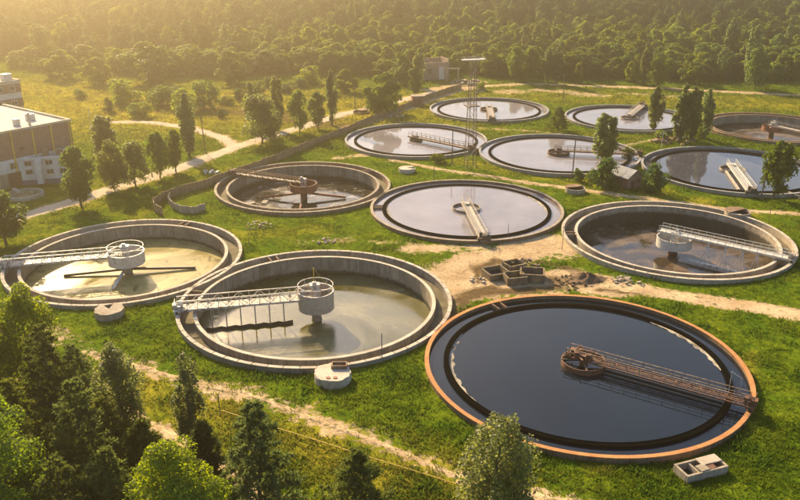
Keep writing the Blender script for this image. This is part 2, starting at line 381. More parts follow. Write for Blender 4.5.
BROWN = [(G((180, 108), (250, 112), (320, 122)), 9, .9), (G((20, 372), (100, 440), (200, 480)), 4, .4), (G((560, 280), (590, 279)), 3.0, .7), (G((448, 318), (462, 298), (490, 290)), 2.4, .75), (G((500, 292), (560, 287)), 1.6, .8), (G((535, 262), (560, 266), (585, 272)), 1.4, .6), (G((478, 268), (495, 262)), 1.6, .7), (G((600, 290), (640, 294)), .9, .6), (G((470, 300), (480, 275), (470, 262)), 1.0, .6), (G((488, 250), (520, 244)), 1.6, .5)]
DRY = [(G((120, 390), (260, 425), (400, 470), (520, 505)), 6, .6), (G((-60, 95), (150, 105), (330, 108)), 44, .75), (G((440, 158), (560, 180), (700, 200)), 4, .45),
       (G((-40, 250), (0, 205), (200, 180)), 16, .42), (G((150, 215), (210, 230), (330, 228)), 6, .3), (G((620, 200), (800, 225)), 4, .3), (G((500, 95), (800, 105)), 16, .5), (G((340, 95), (480, 128), (640, 140)), 6, .35), (G((590, 470), (740, 430), (752, 350)), 1.2, .45)]
def masks(x, y):
    out = []
    for L in (DIRT, BROWN, DRY):
        m = np.zeros(x.shape)
        for pts, w, s in L:
            d = poly_dist(x, y, pts); m = np.maximum(m, s * np.clip(1.35 - d / w * 0.85, 0, 1))
        out.append(m)
    return out

# ------------------------------------------------------------------ ground sheet with openings for the tanks
def steps(a, b, fine0, fine1, st, grow=1.16):
    v = list(np.arange(fine0, fine1 + .01, st)); s = st
    while v[-1] < b: s *= grow; v.append(v[-1] + s)
    s = st; w = [v[0]]
    while w[-1] > a: s *= grow; w.append(w[-1] - s)
    return np.array(w[:0:-1] + v)
xs = steps(-3000, 3000, -105, 135, 1.0); ys = steps(-200, 4000, 54, 330, 1.0)
gx, gy = np.meshgrid(xs, ys); gx = gx.ravel(); gy = gy.ravel(); nx, ny = len(xs), len(ys)
kill = np.zeros(gx.shape, bool)
for cx, cy, r in TANKS.values():
    d = np.hypot(gx - cx, gy - cy); inn = d < r - 0.9
    kill |= inn
    sn = (~inn) & (d < r + 0.75)
    f = np.where(sn, (r - 0.2) / np.maximum(d, .1), 1)
    gx = np.where(sn, cx + (gx - cx) * f, gx); gy = np.where(sn, cy + (gy - cy) * f, gy)
gz = height(gx, gy)
dm, bm_, ym = masks(gx, gy)
idx = np.arange(nx * ny).reshape(ny, nx)
F = np.stack([idx[:-1, :-1], idx[:-1, 1:], idx[1:, 1:], idx[1:, :-1]], -1).reshape(-1, 4)
F = F[~kill[F].any(1)]
me = raw_mesh('ground', np.stack([gx, gy, gz], 1), F, {'dirt': dm, 'brown': bm_, 'dry': ym}, True)
tag(link('ground', me, 'ground'), kind='structure')

def strip(name, pts, w, mat, seed, lift=0.03, rag=0.35, step=1.2):
    """a path sheet following a polyline, with ragged edges"""
    q = random.Random(seed); C = []
    for (x0, y0), (x1, y1) in zip(pts[:-1], pts[1:]):
        n = max(1, int(hypot(x1 - x0, y1 - y0) / step))
        C += [(x0 + (x1 - x0) * i / n, y0 + (y1 - y0) * i / n) for i in range(n)]
    C.append(pts[-1]); C = np.array(C)
    for _ in range(6): C[1:-1] = (C[:-2] + 2 * C[1:-1] + C[2:]) / 4
    V = []; cols = (-1, -.6, -.2, .2, .6, 1)
    for i, c in enumerate(C):
        t = C[min(i + 1, len(C) - 1)] - C[max(i - 1, 0)]; t = t / np.hypot(*t); nn = (-t[1], t[0])
        for e in cols:
            k = w * e * (1 + (q.uniform(-rag, rag) if abs(e) == 1 else 0))
            x, y = c[0] + nn[0] * k, c[1] + nn[1] * k
            V.append((x, y, hz(x, y) + (lift if abs(e) < 1 else -0.02)))
    m = len(cols)
    Fs = [(i * m + j, i * m + j + 1, (i + 1) * m + j + 1, (i + 1) * m + j) for i in range(len(C) - 1) for j in range(m - 1)]
    o = link(name, raw_mesh(name, V, Fs, None, True), mat)
    return tag(o, kind='structure')
strip('road', ROAD, 2.5, 'road', 1, 0.06, 0.12)
strip('road', FAR, 1.9, 'dirt', 2, 0.06, 0.25)
strip('dirt_track', TRACK[1:], 0.5, 'dirt', 3, 0.05, 0.9, .6)
strip('dirt_track', TRACK2, 1.7, 'dirt', 4, 0.06, 0.3)
strip('path', PATH, 0.9, 'dirt', 5, 0.05, 0.6, .7)
strip('path', FOOT, 0.6, 'dirt', 6, 0.05, 0.8, .6)
strip('dirt_track', LOOP, 1.8, 'road', 7, 0.05, 0.3)

# ------------------------------------------------------------------ tanks
RIM = 0.8
def instance_ring(me, name, n, parent, off=0.0):
    for i in range(n): link(name, me, None, parent, (0, 0, 0), off + 2 * pi * i / n)
def make_tank(key, label, full, outer, coping, inner, wlev, wmat, npan=56, gates=(), scum=()):
    cx, cy, r = TANKS[key]
    t = thing('settling_tank', label, 'tank', (cx, cy, 0), 0, 'round settling tanks')
    MB().ring(r - .42, r, -1.2, RIM - .10).build('outer_wall', outer, t)
    nc = 60
    if r and key in 'BCDK':            # coping cast in segments
        cm = MB().ring(r - .50, r + .07, RIM - .10, RIM, 3, 0.004, 2 * pi / nc - 0.004).mesh('coping_segment', coping)
        instance_ring(cm, 'coping_segment', nc, t)
        MB().ring(r - .44, r + .01, RIM - .16, RIM - .04).build('coping_joint', outer, t)
    else:
        MB().ring(r - .50, r + .07, RIM - .10, RIM).build('coping', coping, t)
    ri = r - 2.45                          # outer face of the inner wall
    MB().ring(ri - .3, r - .4, -0.75, -0.55).build('channel_floor', 'tankfloor', t)
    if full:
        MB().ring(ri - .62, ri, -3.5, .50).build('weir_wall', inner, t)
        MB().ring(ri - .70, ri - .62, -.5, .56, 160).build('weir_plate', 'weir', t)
    else:
        MB().ring(ri - .40, ri, -4.6, .50).build('inner_wall', inner, t)
        MB().ring(ri - .52, ri + .03, .50, .60).build('inner_coping', coping, t)
        g = 0.022 / (ri - .45) 
        pm = MB().ring(ri - .50, ri - .40, -4.6, .44, 3, g, 2 * pi / npan - g).mesh('wall_panel', inner)
        instance_ring(pm, 'wall_panel', npan, t)
    MB().lathe([(ri - .3, -4.4), (0.0, -5.6)], 64, closed=False).build('tank_floor', 'tankfloor', t)
    for a in gates:                        # little cross walls in the ring channel
        b = MB(); a = radians(a)
        for da in (-.035, .035):
            rm = (ri + r - .45) / 2
            b.box((rm * cos(a + da), rm * sin(a + da), .1), (r - .45 - ri + .1, .18, 1.25), a + da)
        b.build('channel_gate', 'conc_brown', t)
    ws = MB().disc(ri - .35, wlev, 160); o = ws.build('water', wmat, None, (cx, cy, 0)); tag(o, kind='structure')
    if full:
        o = MB().disc(r - .40, wlev - .02, 160, r0=ri - .05).build('water', 'water_dark' if key == 'A' else 'water_blue' if key == 'J' else 'water_sky_grey', None, (cx, cy, 0)); tag(o, kind='structure')
    elif key in 'B':
        pass
    for a0, a1, seed in scum:              # dried scum caught against the weir
        q = random.Random(seed); n = 260; V = []; 
        for i in range(n + 1):
            a = radians(a0 + (a1 - a0) * i / n); e = math.sin(pi * i / n) ** .4
            w = e * (0.34 + 0.42 * abs(sin(i * .11 + seed) * sin(i * .043)) + q.uniform(0, .10))
            V += [((ri - .72) * cos(a), (ri - .72) * sin(a), wlev + .012), ((ri - .72 - w) * cos(a), (ri - .72 - w) * sin(a), wlev + .012),
                  ((ri - .72) * cos(a), (ri - .72) * sin(a), wlev + .05)]
        Fs = [(3 * i, 3 * i + 1, 3 * i + 4, 3 * i + 3) for i in range(n)] + [(3 * i + 2, 3 * i + 1, 3 * i + 4, 3 * i + 5) for i in range(n)]
        o = link('scum', raw_mesh('scum', V, Fs), 'foam', None, (cx, cy, 0)); tag(o, 'pale dried scum along the weir of a full tank', 'scum', kind='stuff')
    return t

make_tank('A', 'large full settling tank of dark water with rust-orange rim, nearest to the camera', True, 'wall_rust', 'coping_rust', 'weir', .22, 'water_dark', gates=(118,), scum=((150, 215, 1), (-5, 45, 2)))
make_tank('B', 'half-drained grey concrete tank with olive water and a tan drum', False, 'conc_grey', 'coping', 'panel_dry', -2.6, 'water_olive', gates=(118, 172))
make_tank('C', 'drained tank with yellow sludge and white drum, at the left edge', False, 'conc_light', 'coping', 'panel_dry', -2.3, 'water_sludge', gates=(72,))
make_tank('D', 'drained brown concrete tank with foamy dark sludge and red drum', False, 'conc_brown', 'conc_light', 'panel_dry', -2.6, 'water_foam', 48, gates=(40,))
make_tank('E', 'full tank of lavender-grey water in the middle, behind the open dirt yard', True, 'wall_rust', 'conc_light', 'weir', .25, 'water_sky_grey', gates=(178,), scum=((-8, 32, 3), (170, 205, 6)))
make_tank('F', 'full pale-water tank directly left of the lattice mast', True, 'conc_grey', 'coping_grey', 'weir', .25, 'water_sky_grey')
make_tank('G', 'farthest small-looking full tank, below the ruined brick house', True, 'conc_grey', 'coping_grey', 'weir', .25, 'water_sky_grey')
make_tank('H', 'full pale-water tank directly right of the lattice mast', True, 'conc_grey', 'coping_grey', 'weir', .25, 'water_sky_grey', scum=((190, 230, 4),))
make_tank('I', 'full tank partly hidden behind the row of tall poplars', True, 'conc_grey', 'coping_grey', 'weir', .25, 'water_sky_grey')
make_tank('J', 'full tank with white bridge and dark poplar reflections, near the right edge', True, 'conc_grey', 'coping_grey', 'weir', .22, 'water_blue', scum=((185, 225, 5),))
make_tank('K', 'drained tank of dark brown water with pale wall panels and white railed bridge', False, 'conc_light', 'coping', 'panel_wet', -3.1, 'water_brown', gates=(176,))
make_tank('L', 'drained tank with rusty funnel, cut by the right edge at the far side', False, 'conc_brown', 'conc_brown', 'panel_dry', -2.6, 'water_brown', 48)

# ------------------------------------------------------------------ scraper bridges (they roll round on the tank rim)
def handrail(L, y, z, x0=0.0, gap=1.6, h=1.05, r=.035, mid=True):
    b = MB(); n = max(2, int((L - x0) / gap))
    for i in range(n + 1):
        x = x0 + (L - x0) * i / n; b.bar((x, y, z), (x, y, z + h), 2 * r)
    b.bar((x0, y, z + h), (L, y, z + h), 2.4 * r)
    if mid: b.bar((x0, y, z + h * .52), (L, y, z + h * .52), 1.8 * r)
    return b
def truss(L, y, z, h, x0=0.0, gap=1.5, r=.06):
    b = MB(); n = int((L - x0) / gap); b.bar((x0, y, z), (L, y, z), 2.2 * r); b.bar((x0, y, z + h), (L, y, z + h), 2.2 * r)
    for i in range(n + 1):
        x = x0 + (L - x0) * i / n; b.bar((x, y, z), (x, y, z + h), 1.5 * r)
        if i < n:
            x2 = x0 + (L - x0) * (i + 1) / n
            b.bar((x, y, z if i % 2 else z + h), (x2, y, z + h if i % 2 else z), 1.3 * r)
    return b
def carriage(root, L, w, z, mat, body='rust'):
    b = MB(); b.box((L, 0, z - .12), (.9, w + .9, .34)); b.box((L + .25, 0, z + .35), (.7, 1.0, .6)); b.box((L - .35, .75, z + .3), (.45, .4, .55)); b.box((L - .5, -.5, z + .45), (.5, .5, .9)); b.tube((L - .9, .1, z + .5), (L + .1, .1, z + .5), .26, n=12); b.box((L + .1, w / 2 + .2, z - .45), (.5, .4, .5)); b.box((L + .1, -w / 2 - .2, z - .45), (.5, .4, .5))
    b.bar((L + .3, -.9, z), (L + .3, -.9, z + 1.1), .07); b.bar((L + .3, .9, z), (L + .3, .9, z + 1.1), .07); b.bar((L + .3, -.9, z + 1.1), (L + .3, .9, z + 1.1), .07)
    c = b.build('end_carriage', body, root)
    for s in (-1, 1):
        MB().tube((L - .16, s * (w / 2 + .25), RIM + .28), (L + .16, s * (w / 2 + .25), RIM + .28), .28, n=14).build('wheel', 'rubber', c)
def bridge(key, ang, label, style='rail', mat='steel', w=1.5, z=1.25, centre='ring', cmat='rust', truss_h=1.5, over=0.0, start=0.0, body='rust', gap=1.6):
    cx, cy, r = TANKS[key]
    t = thing('scraper_bridge', label, 'bridge', (cx, cy, 0), radians(ang), 'rotating scraper bridges')
    L = r - .2
    b = MB()
    if style == 'open':
        for y_ in (-.28, 0, .28): b.box(((L + start) / 2, y_, z - .04), (L - start, .13, .05))
    else: b.box(((L + start) / 2, 0, z - .04), (L - start, w - .1, .06))
    for x in np.arange(start + .4, L, 1.5): b.box((x, 0, z - .13), (.10, w, .12))
    b.build('deck', 'steel_tan' if style == 'truss' else 'rust' if style == 'open' else mat, t)
    for s in (-1, 1):
        MB().bar((start - .3, s * w / 2, z - .16), (L, s * w / 2, z - .16), .14, .36 if style != 'open' else .2).build('girder', mat if style != 'open' else 'rust', t)
        if style == 'truss': truss(L, s * (w / 2 + .08), z - .05, truss_h, start, 1.5).build('side_truss', mat, t)
        else: handrail(L - .3, s * (w / 2 + .02), z, start, gap).build('handrail', mat, t)
    if style == 'truss':
        handrail(L - .3, 0.35, z, start, 2.2, 1.0, .025, False).build('handrail', mat, t)
    carriage(t, L, w, z, mat, body)
    return t
def ring_well(t, rad, z0, z1, mat, inner='rust', beams=True, dark='steel_dark'):
    b = MB().ring(rad - .14, rad, z0, z1, 40)
    w = b.build('stilling_ring', mat, t)
    c = MB().tube((0, 0, -4.5), (0, 0, z1 + .35), .55, n=14); c.box((0, 0, z1 + .6), (1.1, 1.1, .5)); c.build('centre_column', inner, t)
    if beams:
        b = MB()
        for a in (0.5, 2.07): b.bar((-rad * cos(a), -rad * sin(a), z1 - .05), (rad * cos(a), rad * sin(a), z1 - .05), .22, .25)
        b.build('cross_beam', dark, t)
def drum(t, rad, z0, z1, mat, rim, frame=True, column='conc_grey'):
    d = MB().lathe([(rad, z0), (rad, z1), (rad - .1, z1), (rad - .1, z0 + .1), (0.5, z0 - .25), (.5, z0 - .35), (rad - .3, z0)], 48).build('drum', mat, t)
    MB().ring(rad - .16, rad + .06, z1 - .01, z1 + .09, 48).build('drum_rim', rim, d)
    c = MB().lathe([(1.3, -5), (.75, -2.2), (.7, z0 - .2), (0.01, z0 - .2)], 16, closed=False); c.build('centre_column', column, t)
    b = MB().tube((0, 0, z0 - .3), (0, 0, z1 + .8), .7, n=16); b.box((.1, 0, z1 + .95), (1.5, 1.2, .4)); b.box((.2, .3, z1 + 1.35), (.6, .5, .5)); b.build('drive_unit', 'steel', t)
    if frame:
        b = MB()
        for a in (0.9, 2.3, 3.9, 5.3): b.bar((rad * .96 * cos(a), rad * .96 * sin(a), z1 - .5), (rad * .96 * cos(a), rad * .96 * sin(a), z1 + 1.0), .08)
        b.ring(rad - .12, rad - .02, z1 + .95, z1 + 1.05, 32); b.bar((-rad, 0, z1), (rad, 0, z1), .16); b.build('guard_frame', rim, t)

t = bridge('A', -32.5, 'rusty railed scraper bridge over the nearest dark-water tank', 'open', 'rail_tan', 1.5, 1.35, start=-2.2)
ring_well(t, 2.9, -.1, .95, 'rust')
b = MB()
for x, y in ((-.6, .5), (-.8, -.6), (.7, -.4), (-1.5, .1)): b.box((x, y, 1.75), (.7, .6, .8), .4)
b.tube((-2.4, -1.4, 1.3), (-1.0, 1.6, 2.0), .12); b.tube((-2.0, 1.2, 1.2), (.5, -1.9, 1.9), .1); b.build('drive_unit', 'rust', t)
b = MB(); b.bar((17.8, .8, 1.3), (17.8, .8, 4.4), .09); b.bar((19.0, .8, 1.3), (19.0, .8, 3.8), .07); b.bar((17.8, .8, 4.35), (19.0, .8, 3.8), .06); b.build('mast', 'steel', t)
for s in (-.5, .45):
    b = MB(); b.bar((2.6, s - .4, .34), (17.5, s - .4, .34), .07, .2); b.build('scum_blade', 'steel_dark', t)

t = bridge('B', -168.5, 'pale truss bridge with hanging scraper posts and tan drum, over the olive-water tank', 'truss', 'steel', 1.7, 1.35, truss_h=1.45, start=-.6, body='steel')
drum(t, 2.75, -.6, 2.3, 'steel_tan', 'steel')
for i in range(6):
    x = 5.0 + i * 2.15; MB().bar((x, .35, 1.2), (x, .35, -3.3), .19).build('scraper_post', 'steel_tan', t)
    MB().bar((x - 1.3, .35, -2.35), (x + .1, .75, -2.35), .08, .5).build('scraper_blade', 'steel_dark', t)
    MB().bar((x + .1, .75, -2.35), (x + .95, .35, -2.35), .08, .5).build('scraper_blade', 'steel_dark', t)
b = MB()
for x in (14.6, 15.4): b.bar((x, .85, 1.2), (x, .85, -1.0), .09)
for z in (-.2, -.9): b.bar((14.6, .85, z), (15.4, .85, z), .07)
b.build('ladder', 'steel', t)
b = MB(); b.tube((.2, .2, 3.6), (.2, .2, 6.2), .07); b.bar((.2, .2, 6.1), (-2.4, .6, 2.4), .04); b.build('mast', 'yellow', t)

t = bridge('C', -166.2, 'grey truss bridge with white drum over the yellow sludge tank', 'truss', 'steel', 1.6, 1.3, truss_h=1.2, start=-.4, body='steel')
drum(t, 3.1, -.3, 1.7, 'steel_white', 'steel_white', True, 'conc_grey')
for a, L in ((15, 11.5), (195, 10.8)):
    a = radians(a) - radians(-166.2) + radians(-6); MB().bar((0, 0, -1.5), (L * cos(a), L * sin(a), -2.05), .38, .42).build('scraper_arm', 'steel_dark', t)
a = radians(-92 + 166.2); MB().bar((cos(a), sin(a), -1.0), (7.2 * cos(a), 7.2 * sin(a), -2.1), .5, .12).build('scum_trough', 'steel', t)

t = bridge('D', 155.8, 'thin dark bridge with red drum over the foamy brown tank', 'truss', 'rust', 1.2, 1.25, truss_h=.9, start=-.5, body='steel_dark')
drum(t, 3.0, -.6, 1.0, 'rust_red', 'rust', False, 'rust')
for a in (25, 115, 205, 295):
    a = radians(a); MB().bar((.6 * cos(a), .6 * sin(a), -1.2), (9.5 * cos(a), 9.5 * sin(a), -2.3), .35, .45).build('scraper_arm', 'rust_red', t)

t = bridge('E', -85, 'tan railed scraper bridge pointing at the camera over the lavender-water tank', 'rail', 'steel_tan', 1.5, 1.25, start=-2.0, body='steel_dark')
ring_well(t, 2.9, -.1, .75, 'conc_light', 'steel_tan', False)
t = bridge('F', -42, 'brown walkway bridge over the tank left of the lattice mast', 'rail', 'steel_brown', 1.6, 1.3, start=-2.0)
ring_well(t, 1.8, -.1, .7, 'rust', 'rust')
t = bridge('G', -93, 'short-looking bridge over the farthest full tank', 'rail', 'steel_tan', 1.6, 1.3, start=-2.0, body='steel_dark')
ring_well(t, 2.8, -.1, .8, 'rust', 'steel_tan')
t = bridge('H', -11, 'brown bridge over the tank right of the lattice mast', 'rail', 'steel_brown', 1.5, 1.4, start=-1.0)
ring_well(t, 2.8, -.1, 1.0, 'rust', 'steel_dark')
t = bridge('I', 62, 'pale bridge over the tank behind the poplar row', 'rail', 'steel_tan', 2.0, 1.3, start=-1.0)
ring_well(t, 2.6, -.1, .8, 'conc_light', 'steel_tan')
t = bridge('J', -101, 'white railed bridge over the tank with dark tree reflections', 'rail', 'steel_white', 1.9, 1.3, start=-2.6, body='steel_dark', gap=1.2)
ring_well(t, 3.0, -.1, .7, 'conc_light', 'steel_tan')
for s in (-1.9,): MB().bar((1.0, s, .45), (17.6, s, .45), .5, .3).build('scum_trough', 'steel_tan', t)
t = bridge('K', -38.3, 'long white railed bridge with pale drum over the drained dark-brown tank', 'rail', 'steel_white', 1.8, 1.3, start=-2.8, body='steel_tan', gap=1.3)
drum(t, 3.2, -1.4, .3, 'steel_white', 'steel', False, 'rust')
MB().box((8.6, -2.4, -2.9), (13.0, .8, .9)).build('scraper_beam', 'steel', t)
for x in (6.5, 9.5, 12.5, 15.0):
    b = MB()
    for dx in (-1.0, -.3, .4, 1.0): b.bar((x + dx, -1.9, -3.0), (x, -.6, 1.1), .09)
    b.build('support_frame', 'steel_white', t)
t = bridge('L', -62, 'faded bridge with rusty funnel over the far drained tank at the right edge', 'rail', 'steel_tan', 1.6, 1.25, start=-1.0, body='rust')
drum(t, 2.9, -.4, .8, 'rust_red', 'rust', False, 'rust')

# ------------------------------------------------------------------ concrete chambers, wells, rubble
def at(px, py, z=0.0):
    x, y = gp(px, py, z); return (x, y, hz(x, y))
def well(px, py, r, h, label, mat='conc_light', lid=0.5, cat='well', mats='conc_brown', seed=1, a0=.5):
    q = random.Random(seed)
    t = thing('well', label, cat, at(px, py), 0, 'concrete wells in the grass')
    MB().ring(r - .18, r, -.3, h, 28).build('well_ring', mat, t)
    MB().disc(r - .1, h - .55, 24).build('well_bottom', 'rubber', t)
    if lid:
        n = 26; a1 = a0 + 2 * pi * lid
        V = [(0, 0, h + .02), (0, 0, h + .16)]
        for i in range(n + 1):
            a = a0 + (a1 - a0) * i / n; rr = (r + .12) * q.uniform(.88, 1.0)
            V += [(rr * cos(a), rr * sin(a), h + .02), (rr * cos(a), rr * sin(a), h + .16)]
        Fs = []
        for i in range(n):
            p = 2 + 2 * i; Fs += [(0, p + 2, p), (1, p + 1, p + 3), (p, p + 2, p + 3, p + 1)]
        if lid < 1: Fs += [(0, 2, 3, 1), (0, 1, 3 + 2 * n, 2 + 2 * n)]
        MB().add(V, Fs).build('broken_lid', mats, t)
    return t
well(110, 316, 2.1, .9, 'round concrete well with broken lid, in front of the yellow sludge tank', 'conc_light', .86, seed=3, mats='conc_light', a0=2.4)
t = well(333, 380, 2.35, 1.0, 'round pale slab-topped well with two rust spots, against the olive-water tank', 'coping', 1.0, seed=5, mats='coping')
b = MB()
for c, sz in (((.75, 1.75, 1.4), (2.0, .16, .5)), ((.75, .75, 1.4), (2.0, .16, .5)), ((-.17, 1.25, 1.4), (.16, .84, .5)), ((1.67, 1.25, 1.4), (.16, .84, .5))): b.box(c, sz)
b.build('hatch_frame', 'conc_brown', t); MB().box((.75, 1.25, 1.22), (1.66, .82, .06)).build('hatch_dark_plate', 'rubber', t)  # black plate on the lid stands in for the shade inside the hatch
for a in (4.4, 5.0): MB().tube((1.5 * cos(a), 1.5 * sin(a), 1.17), (1.5 * cos(a), 1.5 * sin(a), 1.24), .28, n=12).build('rusty_cover', 'rust_red', t)
well(575, 192, 2.2, 1.0, 'round concrete well beside the path, right of the lavender-water tank', 'conc_light', .45, seed=7)
well(737, 216, 2.5, 1.0, 'round concrete well behind the white-bridged drained tank', 'conc_light', .5, seed=9)
well(407, 172, 2.0, .8, 'round white-lidded well left of the path, below the lattice mast', 'coping', .85, seed=11, mats='coping')
well(361, 113, 2.6, .6, 'low round well ring beside the dense round green tree', 'conc_brown', .3, seed=12)

# rectangular open chamber at the lower right
t = thing('concrete_chamber', 'rectangular pale concrete chamber with open cells, in the grass at lower right', 'chamber', at(700, 472), radians(20))
b = MB()
for c, s in (((0, 1.0, .5), (5.2, .25, 1.0)), ((0, -1.0, .5), (5.2, .25, 1.0)), ((-2.5, 0, .5), (.25, 1.75, 1.0)), ((2.5, 0, .5), (.25, 1.75, 1.0)), ((-.9, 0, .45), (.2, 1.75, .9))): b.box(c, s)
b.build('wall', 'conc_light', t); MB().box((1.3, .45, 1.03), (2.5, 1.2, .14)).build('cover_slab', 'coping', t); MB().box((-.2, -.45, 1.02), (1.1, 1.0, .14), .06).build('cover_slab', 'conc_light', t)
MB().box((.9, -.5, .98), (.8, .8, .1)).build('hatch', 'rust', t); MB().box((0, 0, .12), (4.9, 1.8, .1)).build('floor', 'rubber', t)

# T-shaped ruined chambers in the dirt yard
t = thing('concrete_chamber', 'ruined open-topped concrete chambers in the dirt yard between the tanks', 'chamber', at(515, 277), radians(8))
for (x, y, w, d, h, a) in ((-3.2, .8, 3.4, 3.4, 1.3, .25), (-.6, -2.0, 3.2, 2.6, 1.5, .1), (2.6, -1.0, 3.8, 3.4, 1.6, -.3), (.6, 2.7, 3.0, 2.8, 1.6, .35)):
    b = MB(); c_, s_ = cos(a), sin(a)
    for ox, oy, sx, sy in ((0, d / 2, w, .3), (0, -d / 2, w, .3), (w / 2, 0, .3, d - .3), (-w / 2, 0, .3, d - .3)):
        b.box((x + ox * c_ - oy * s_, y + ox * s_ + oy * c_, h / 2 - .1), (sx, sy, h * rnd.uniform(.75, 1.1)), a)
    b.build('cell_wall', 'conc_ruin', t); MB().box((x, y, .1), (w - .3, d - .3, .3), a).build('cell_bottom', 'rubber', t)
def rubble(px, py, n, rad, size, mat, label, cat='rubble', seed=1, h=.5):
    q = random.Random(seed); p = at(px, py); b = MB()
    for i in range(n):
        a, d = q.uniform(0, 6.28), rad * q.random() ** .6; s = size * q.uniform(.4, 1.3); z = h * (1 - d / rad) * q.random()
        c = Vector((d * cos(a), d * sin(a), z + s * .2)); u = Vector((q.uniform(-1, 1), q.uniform(-1, 1), q.uniform(-.3, .3))).normalized() * s
        b.bar(c - u / 2, c + u / 2, s * q.uniform(.5, .9), s * q.uniform(.3, .6))
    o = b.build('rubble_pile', mat, None, p); return tag(o, label, cat, kind='stuff')
rubble(477, 281, 12, 1.4, .5, 'coping', 'pale broken concrete beside the ruined chambers', seed=2)
rubble(520, 268, 40, 3.6, .6, 'conc_ruin', 'dark broken concrete lying on the ruined chambers', seed=21, h=1.9)
rubble(572, 283, 60, 3.2, .45, 'soil', 'dark clods of earth around the dug mound', seed=22, h=.35)
rubble(628, 283, 26, 2.6, .55, 'conc_light', 'pale rubble strip at the front of the white-bridged drained tank', seed=3, h=.3)
rubble(258, 226, 30, 2.6, .5, 'conc_light', 'pale gravel heap in the grass right of the yellow sludge tank', seed=4)
rubble(325, 241, 16, 1.8, .5, 'conc_light', 'small pale stone heap behind the olive-water tank', seed=5)
rubble(793, 196, 14, 2.4, .9, 'conc_grey', 'grey concrete rubble at the right edge beside the leafy tree', seed=6)
rubble(672, 141, 22, 6.0, 1.5, 'conc_brown', 'ruined concrete blocks at the foot of the tall poplars', seed=7, h=1.2)
rubble(466, 83, 26, 6.0, 1.6, 'conc_light', 'pale demolition rubble beside the ruined brick house', seed=8, h=1.0)
rubble(478, 92, 20, 5.0, 1.0, 'conc_grey', 'grey rubble in front of the ruined brick house', seed=9, h=.8)
rubble(394, 117, 16, 3.2, 1.0, 'conc_light', 'pale stone pile at the upper end of the long wall', seed=10, h=1.0)
rubble(210, 173, 14, 1.8, .8, 'steel_white', 'white scrap pile by the road above the foamy tank', seed=11, h=.6)
rubble(258, 205, 5, 1.6, 1.2, 'conc_light', 'few flat slabs left of the foamy tank', seed=12, h=.2)

# soil mound
def mound(px, py, rx, ry, h, label, seed):
    p = at(px, py); q = np.random.default_rng(seed); n, m = 40, 14; V = [(0, 0, h * .75)]; Fs = []
    for j in range(1, m + 1):
        t = j / m
        for i in range(n):
            a = 2 * pi * i / n; w = 1 + .12 * sin(3 * a + seed) + .08 * sin(7 * a)
            z = h * (cos(pi * t) * .5 + .5) * (1 + .35 * math.sin(5 * a + 9 * t)) + q.normal(0, .05 * h) - .12 * t
            V.append((rx * t * w * cos(a), ry * t * w * sin(a), z))
    V2 = MB(); V2.V = V
    V2.F = [(0, 1 + i, 1 + (i + 1) % n) for i in range(n)] + [(1 + j * n + i, 1 + (j + 1) * n + i, 1 + (j + 1) * n + (i + 1) % n, 1 + j * n + (i + 1) % n) for j in range(m - 1) for i in range(n)]
    return tag(V2.build('soil_mound', 'soil', None, p, 0, True), label, 'mound')
mound(586, 279, 4.2, 3.2, .9, 'low mound of dug earth between the two right-hand tanks', 2)

# ------------------------------------------------------------------ poles, posts, lattice mast, pipe
def post(name, px, py, hpx, r, mat, label, lean=0.0, arm=None, cat='pole', group=None):
    p = at(px, py); h = hpx / scale_at(p[0], p[1]) / cos(math.atan2(CAM_H, p[1]))
    t = thing(name, label, cat, p, 0, group); b = MB(); b.tube((0, 0, -.4), (lean, 0, h), r, r * .75, 10); b.build('shaft', mat, t)
    MB().tube((0, 0, -.05), (0, 0, .12), r * 2.0, r * 1.5, 10).build('footing', 'conc_grey', t)
    if arm:
        b = MB(); b.bar((lean - arm, 0, h - .4), (lean + arm, 0, h - .4), .12)
        for s in (-1, 1): b.tube((lean + s * arm * .9, 0, h - .35), (lean + s * arm * .9, 0, h - .1), .07)
        b.build('crossarm', mat, t)
    return t
post('utility_pole', 452, 165, 35, .14, 'wood', 'bare wooden pole just left of the lattice mast', 0)
post('utility_pole', 434, 181, 14, .10, 'wood', 'short dark pole at the far rim of the lavender-water tank')
post('utility_pole', 572, 179, 40, .15, 'wood', 'wooden pole in front of the tank right of the lattice mast', .1)
post('utility_pole', 661, 151, 18, .12, 'coping', 'short pale pole with crossarm left of the tree-reflecting tank', 0, .8)
post('utility_pole', 761, 198, 42, .17, 'wood', 'thick leaning wooden pole left of the leafy tree at right', .25)
post('utility_pole', 768, 226, 20, .06, 'rust', 'thin rusty rod beside the round well at right')
post('utility_pole', 206, 154, 36, .14, 'wood', 'wooden pole on the grass beside the tall left poplar', -.5)
post('utility_pole', 95, 172, 22, .13, 'wood', 'short wooden pole between the roadside trees at left')
post('utility_pole', 355, 108, 28, .16, 'wood', 'wooden pole left of the dense round green tree')
post('utility_pole', 563, 101, 26, .14, 'wood', 'wooden pole behind the far tank at the forest meadow', 0, .7)
post('marker_post', 562, 250, 24, .06, 'rust', 'thin rusty post at the left rim of the white-bridged drained tank')
post('marker_post', 508, 238, 14, .06, 'rust', 'short rod at the near rim of the lavender-water tank')
post('marker_post', 382, 362, 27, .07, 'steel_blue', 'thin dark blue post at the near rim of the olive-water tank')
post('marker_post', 249, 243, 18, .12, 'yellow', 'yellow post right of the yellow sludge tank')
post('marker_post', 220, 414, 20, .06, 'wood', 'thin fence post at the end of the yellow pipe')
post('marker_post', 665, 106, 20, .10, 'wood', 'thin pole left of the poplar row')
post('marker_post', 92, 133, 24, .12, 'steel_white', 'pale pole beside the factory meadow')

